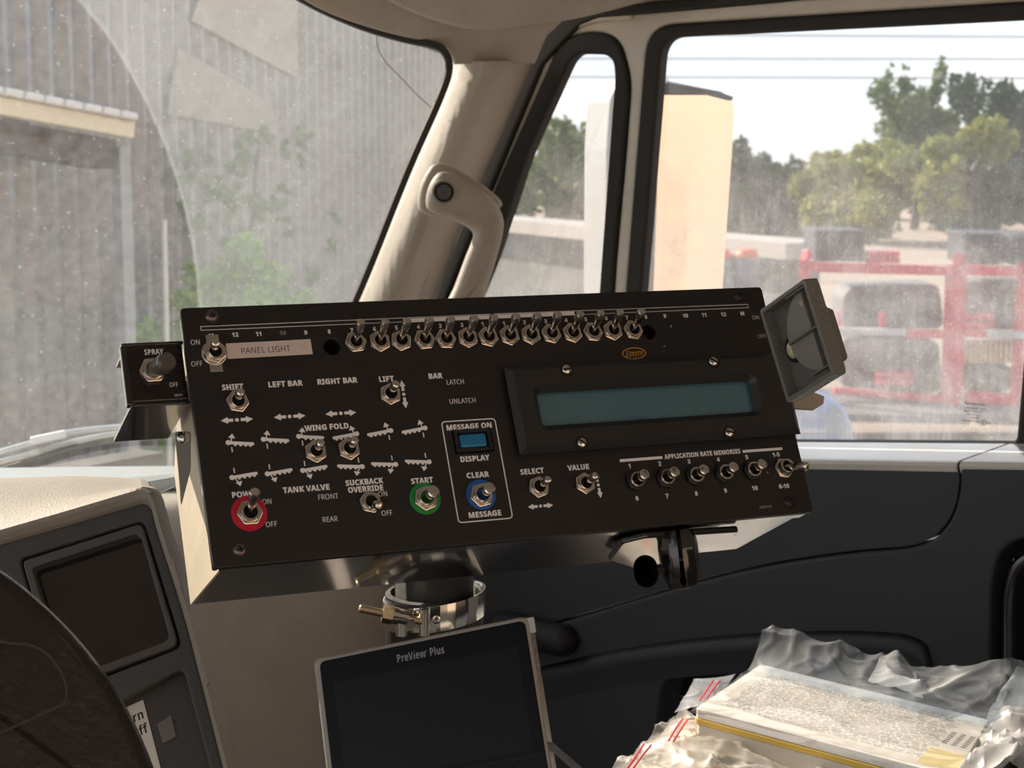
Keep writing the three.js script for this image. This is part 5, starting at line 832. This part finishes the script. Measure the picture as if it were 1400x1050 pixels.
function tree(label, d, blobs, count, size, [c0, c1], trunkPx, low) {
  const bl = blobs.map(([x, y, r, sy]) => [at(x, y, d + rr(-1.2, 1.2)), r / FPX * d, sy]);
  const f = mesh('foliage', foliage(clumpy(bl), count, size, c0, c1), LM); f.userData.kind = 'stuff';
  const foot = at(trunkPx, 300, d).setY(0), tops = bl.slice(0, 5).map((b) => b[0]), mid = foot.clone().setY(1.3);
  const bark = std(lin(0.09, 0.07, 0.055), 0.9), trunk = mesh('trunk', tube(low ? [foot, mid.clone().setY(0.6), mid.clone().setY(1.1)] : [foot, mid.clone().add(V(0.1, 0, 0.05)), tops[0].clone()], 0.13, 16, 8), bark);
  const br = low ? [] : tops.slice(1).map((t) => mesh('branch', tube([mid.clone().add(V(0, 0.3, 0)), mid.clone().lerp(t, 0.5).add(V(0, 0.3, 0)), t], 0.06, 12, 6), bark));
  thing('tree', label, 'tree', [f, trunk, ...br], 'trees beyond the yard');
}
tree('broad sunlit tree framed by the quarter window', 42, [[800, 215, 62], [745, 245, 44], [850, 230, 60], [770, 275, 50], [880, 270, 50], [714, 268, 24], [690, 300, 30], [905, 235, 45]], 9000, 0.20, MIDG, 800);
tree('dark round tree just right of the side mirror', 44, [[1020, 250, 55], [1055, 255, 45], [1000, 215, 28], [1040, 300, 60], [975, 290, 50], [1075, 310, 45]], 8000, 0.20, DARKG, 1030);
tree('yellowish low tree between the dark tree and the tallest tree', 41, [[1125, 235, 32], [1160, 240, 45], [1105, 262, 30], [1180, 285, 55], [1130, 300, 50], [1215, 255, 50], [1205, 215, 35], [1240, 240, 45]], 9000, 0.19, YELG, 1160);
tree('tallest loose-crowned tree with bare upper sprigs', 46, [[1245, 175, 48], [1205, 135, 22, 1.3], [1285, 110, 17, 1.8], [1240, 125, 22, 1.4], [1270, 150, 26, 1.3], [1225, 165, 36], [1290, 185, 42], [1275, 220, 50], [1215, 105, 8, 2.2], [1240, 100, 7, 2.4]], 5200, 0.17, MIDG, 1250);
tree('yellow-green bushy tree before the dark right-hand tree', 40, [[1355, 195, 30, 1.3], [1290, 210, 36], [1330, 190, 24, 1.2], [1280, 255, 45]], 5000, 0.18, YELG, 1320);
tree('dark blue-green tree at the right end of the row', 45, [[1370, 175, 48], [1325, 140, 26, 1.3], [1400, 150, 36, 1.2], [1345, 230, 62], [1390, 260, 62], [1330, 290, 60], [1420, 220, 60], [1305, 115, 10, 2], [1348, 120, 9, 2.2], [1375, 125, 12, 2]], 12000, 0.20, DARKG, 1360);
tree('long dark hedge running low behind all the trees', 52, [[640, 262, 40], [720, 268, 42], [800, 268, 44], [880, 272, 44], [960, 268, 44], [1040, 262, 44], [1092, 254, 40], [1130, 258, 40], [1200, 262, 46], [1280, 262, 46], [1360, 262, 46], [1440, 262, 46]], 9000, 0.22, DARKG, 1110, true);
{ // bush and creeper in front of the corrugated wall
  const d = 7.6, leaf = (b) => b.map(([x, y, r, sy]) => [at(x, y, d + rr(-0.2, 0.2)), r / FPX * d, sy]);
  const f = mesh('foliage', foliage(clumpy(leaf([[335, 345, 34], [300, 395, 50], [360, 390, 48], [270, 430, 50], [340, 450, 70], [410, 425, 34], [240, 470, 50], [390, 480, 60], [330, 560, 90], [300, 700, 120], [380, 680, 110]])), 11000, 0.05, [0.18, 0.34, 0.04], [0.50, 0.72, 0.12]), LM); f.userData.kind = 'stuff';
  const s = mesh('stem', [0, 1, 2].map((i) => tube([at(300 + i * 30, 900, d).setY(0), at(305 + i * 28, 600, d), at(290 + i * 35, 400, d)], 0.012, 12, 5)), std(lin(0.10, 0.08, 0.05), 0.9));
  thing('bush', 'bright green leafy bush against the corrugated building', 'bush', [f, s]);
  const d2 = 8.3, leaf2 = (b) => b.map(([x, y, r, sy]) => [at(x, y, d2 + rr(-0.15, 0.15)), r / FPX * d2, sy]);
  const f2 = mesh('foliage', foliage(leaf2([[352, 200, 16], [320, 225, 18], [400, 215, 14], [415, 190, 10], [300, 260, 22], [340, 275, 18], [385, 270, 12], [330, 310, 20], [388, 310, 8], [430, 380, 8], [462, 300, 5], [455, 335, 5], [262, 230, 20], [280, 300, 26]].flatMap(([x, y, r]) => Array.from({ length: 7 }, () => [x + rr(-1.3, 1.3) * r, y + rr(-1.5, 1.5) * r, r * rr(0.12, 0.42), rr(0.6, 1.7)]))), 2600, 0.045, [0.12, 0.20, 0.06], [0.34, 0.46, 0.15]), LM); f2.userData.kind = 'stuff';
  const st = mesh('stem', tube([at(330, 700, d2).setY(0), at(330, 420, d2), at(345, 300, d2), at(352, 205, d2)], 0.01, 16, 5), std(lin(0.10, 0.08, 0.05), 0.9));
  thing('creeper', 'sparse green creeper climbing above the bush', 'creeper', [f2, st]);
}
{ // low pale-roofed shed behind, seen through the quarter window and beside the mirror
  const d = 30, a = at(560, 298, d), b = at(1120, 381, 19); a.y = b.y = 0;
  const y1 = at(750, 291, 27).y, w = b.clone().sub(a), parts = [];
  const A = at(560, 291, 27), B = at(1110, 372, 18.5); const yT = 1.62, pA = V(A.x, 0, A.z), pB = V(B.x, 0, B.z);
  parts.push(mesh('wall_panel', boxAB(pA.clone().setY(0.55), pB.clone().setY(0.55), 0.2, 1.1), std(lin(0.16, 0.17, 0.16), 0.8, { map: tone3 })));
  parts.push(mesh('roof_edge', boxAB(pA.clone().setY(1.22), pB.clone().setY(1.22), 0.7, 0.17), std(lin(0.42, 0.40, 0.37), 0.7)));
  thing('low_shed', 'long low shed with a pale roof edge beyond the mirror', 'shed', parts);
}
// red steel trailers across the yard
const red = std(lin(0.70, 0.02, 0.07), 0.5, { roughnessMap: wear4 }), binM = std(lin(0.035, 0.042, 0.06), 0.6), machM = std(lin(0.19, 0.20, 0.215), 0.6, { map: tone3 }), paleM = std(lin(0.62, 0.64, 0.67), 0.6);
const DT = 14, px3 = (x, y, dd = DT) => at(x, y, dd);
const slabPx = (x0, y0, x1, y1, d, th, r = 0.02) => { const f = new Frame(at((x0 + x1) / 2, (y0 + y1) / 2, d), V(Math.cos(YAW * D2R), 0, Math.sin(YAW * D2R)), V(0, 1, 0)); return slab(rounded(f.list([[x0, y0], [x0, y1], [x1, y1], [x1, y0]]), r), { z0: -th, z1: 0, bevel: Math.min(0.015, th / 4), seg: 2, mat: f.mat }); };
const bar = (x0, y0, x1, y1, w, d = DT) => boxAB(px3(x0, y0, d), px3(x1, y1, d), 0.09, w / FPX * d, V(0, 1, 0), 0.008);
{
  const P1 = [];
  P1.push(mesh('top_rail', bar(1102, 365, 1302, 370, 13), red), mesh('corner_post', bar(1101, 356, 1097, 560, 11), red), mesh('corner_post', bar(1301, 362, 1293, 560, 10), red));
  P1.push(mesh('stake_loop', [bar(1100, 356, 1104, 342, 5), bar(1104, 342, 1109, 352, 4)], red), mesh('middle_rail', bar(1238, 456, 1296, 457, 11), red), mesh('middle_rail', bar(1100, 452, 1238, 454, 9), paleM, null, 'pale middle rail'));
  P1.push(mesh('lower_rail', bar(1140, 534, 1296, 546, 9), red), mesh('rail_bracket', [slabPx(1145, 425, 1151, 447, DT, 0.05, 0.005), slabPx(1203, 428, 1211, 447, DT, 0.05, 0.005)], red), mesh('deck', boxAB(px3(1100, 552), px3(1296, 556), 1.4, 0.06), machM));
  thing('red_trailer', 'red steel flatbed trailer nearer the mirror, left of the pair', 'trailer', P1);
  const P2 = [];
  P2.push(mesh('top_rail', bar(1310, 369, 1460, 373, 14), red), mesh('corner_post', bar(1314, 362, 1307, 560, 9), red), mesh('corner_post', bar(1399, 360, 1388, 560, 8), red), mesh('stake_loop', [bar(1311, 362, 1312, 347, 9)], red));
  P2.push(mesh('middle_rail', bar(1309, 455, 1346, 456, 11), red), mesh('middle_rail', bar(1346, 457, 1460, 460, 11), paleM, null, 'pale middle rail'), mesh('lower_rail', bar(1320, 541, 1400, 549, 16), red), mesh('deck', boxAB(px3(1308, 556), px3(1470, 560), 1.4, 0.06), machM));
  thing('red_trailer', 'red steel flatbed trailer by the rear edge of the side window', 'trailer', P2);
  const bin = (x0, y0, x1, y1, label) => { const b = mesh('tub', slabPx(x0, y0, x1, y1, DT + 0.05, 0.6), binM), l = mesh('lid', slabPx(x0 - 1, y0 - 3, x1 + 1, y0 + 4, DT + 0.02, 0.66, 0.01), binM); thing('storage_bin', label, 'bin', [b, l], 'dark bins on the trailers'); };
  bin(1115, 318, 1146, 358, 'dark blue bin above the left trailer, first from its corner post'); bin(1149, 318, 1182, 358, 'dark blue bin above the left trailer, beside the red crate'); bin(1320, 322, 1372, 362, 'wide dark blue bin above the right trailer'); bin(1381, 324, 1430, 362, 'dark blue bin cut by the window edge above the right trailer');
  const crate = (x0, y0, x1, y1, label) => { const parts = [mesh('board', slabPx(x0, y0, x1, y0 + (y1 - y0) * 0.44, DT, 0.2, 0.008), red), mesh('board', slabPx(x0, y0 + (y1 - y0) * 0.54, x1, y1, DT, 0.2, 0.008), red)]; thing('red_crate', label, 'crate', parts, 'red crates on the trailers'); };
  crate(1186, 344, 1231, 360, 'pinkish red crate standing on the left trailer rail'); crate(1319, 431, 1360, 449, 'red crate just above the middle rail of the right trailer'); crate(1199, 510, 1249, 527, 'red crate on the lower rail of the left trailer');
  const mach = (pts, label, th = 0.5) => { const f = new Frame(at(pts[0][0], pts[0][1], DT + 0.25), V(Math.cos(YAW * D2R), 0, Math.sin(YAW * D2R)), V(0, 1, 0)); const body = mesh('body', slab(rounded(f.list(pts), 0.08), { z0: -th, z1: 0, bevel: 0.03, mat: f.mat }), machM); const g = f.list(pts), cx = g.reduce((s, p) => s + p.x, 0) / g.length, cy = g.reduce((s, p) => s + p.y, 0) / g.length; const hatch = mesh('hatch', slab(rounded([[-0.2, -0.08], [0.2, -0.08], [0.2, 0.1], [-0.2, 0.1]].map(([x, y]) => new THREE.Vector2(cx + x, cy + y)), 0.03), { z0: 0, z1: 0.02, bevel: 0.008, mat: f.mat }), std(lin(0.10, 0.105, 0.11), 0.6)); thing('machine_housing', label, 'machine', [body, hatch], 'grey machines on the trailers'); };
  mach([[1152, 450], [1152, 405], [1165, 392], [1285, 388], [1292, 450]], 'grey rounded machine on the middle of the left trailer'); mach([[1312, 450], [1312, 386], [1420, 384], [1420, 452]], 'grey machine filling the upper bay of the right trailer'); mach([[1150, 530], [1150, 462], [1285, 466], [1288, 538]], 'grey machine under the pale rail of the left trailer'); mach([[1312, 535], [1312, 497], [1383, 497], [1383, 538]], 'grey block low on the right trailer');
  const pan = mesh('panel', slabPx(1309, 465, 1396, 496, DT + 0.12, 0.04), std(lin(0.62, 0.50, 0.32), 0.7)), wires = mesh('wire', Array.from({ length: 12 }, (_, i) => rod(px3(1313 + i * 7, 465), px3(1312 + i * 7, 497), 0.006, 5)), M.steel); tag(wires, null, null, null, 'stuff');
  thing('wire_panel', 'tan board behind upright wires on the right trailer', 'panel', [pan, wires]);
  for (const [x, l] of [[984, 'faded orange drum lid beside the mirror edge'], [1021, 'bright orange drum lid right of the mirror']]) { const c = at(x, 352, 17), g = new THREE.LatheGeometry([[0, 0.09], [0.09, 0.08], [0.11, 0.03], [0.11, 0]].map(([a, b]) => new THREE.Vector2(a, b)), 16); g.translate(c.x, c.y, c.z); const b = mesh('drum', rod(V(c.x, 0, c.z), V(c.x, c.y, c.z), 0.13, 16), std(lin(0.22, 0.24, 0.28), 0.6)); const lid = mesh('lid', g, std(lin(0.80, 0.16, 0.05), 0.5)); thing('drum', l, 'drum', [b, lid], 'drums beside the mirror'); }
}
{ // blue car partly hidden by the console
  const f = new Frame(at(1110, 580, 8.2), V(Math.cos(YAW * D2R), 0, Math.sin(YAW * D2R)), V(0, 1, 0)), blue = phys(lin(0.20, 0.31, 0.55), 0.35, { clearcoat: 0.8 });
  const body = mesh('body', slab(smooth2(f.list([[960, 660], [962, 590], [1000, 560], [1060, 545], [1110, 538], [1138, 544], [1158, 562], [1170, 590], [1174, 660], [1172, 700], [960, 700]]), 60, true), { z0: -1.4, z1: 0, bevel: 0.10, seg: 6, mat: f.mat }), blue);
  const glass = mesh('side_window', slab(rounded(f.list([[1122, 588], [1138, 552], [1150, 562], [1158, 590]]), 0.02), { z0: -0.01, z1: 0.015, mat: f.mat }), phys(lin(0.35, 0.42, 0.50), 0.1)), trimL = mesh('side_trim', slab(f.list([[965, 587], [1165, 587], [1165, 590], [965, 590]]), { z0: 0, z1: 0.015, mat: f.mat }), M.white);
  const wheel = mesh('wheel', (() => { const g = new THREE.TorusGeometry(0.24, 0.09, 10, 24); g.applyMatrix4(f.mat); const c = f.hit(1080, 700); g.translate(c.x - f.o.x, 0.33 - f.o.y, c.z - f.o.z); return g; })(), M.rubber);
  thing('blue_car', 'pale blue car mostly hidden behind the console', 'car', [body, glass, trimL, wheel]);
}
[[44, 52], [78, 82], [103, 108]].forEach(([a, b], i) => single('overhead_wire', rod(at(600, a + 2, 34), at(1500, b - 1, 30), 0.011, 5), M.greyBezel, ['topmost of the three overhead wires across the sky', 'middle of the three overhead wires across the sky', 'lowest of the three overhead wires across the sky'][i], 'wire', 'overhead wires'));
{ // sunlit tan wall behind the truck, the one the mirror shows
  const parts = [mesh('wall_panel', box(40, 8, 0.3, 6, 4, 14), std(lin(0.40, 0.31, 0.235), 0.8, { map: tone3 })), mesh('roof_edge', box(40.4, 0.25, 0.6, 6, 8.1, 14), M.white)];
  thing('tan_building', 'sunlit tan wall behind the truck, seen in the side mirror', 'building', parts);
}
renderer.render(scene, camera);
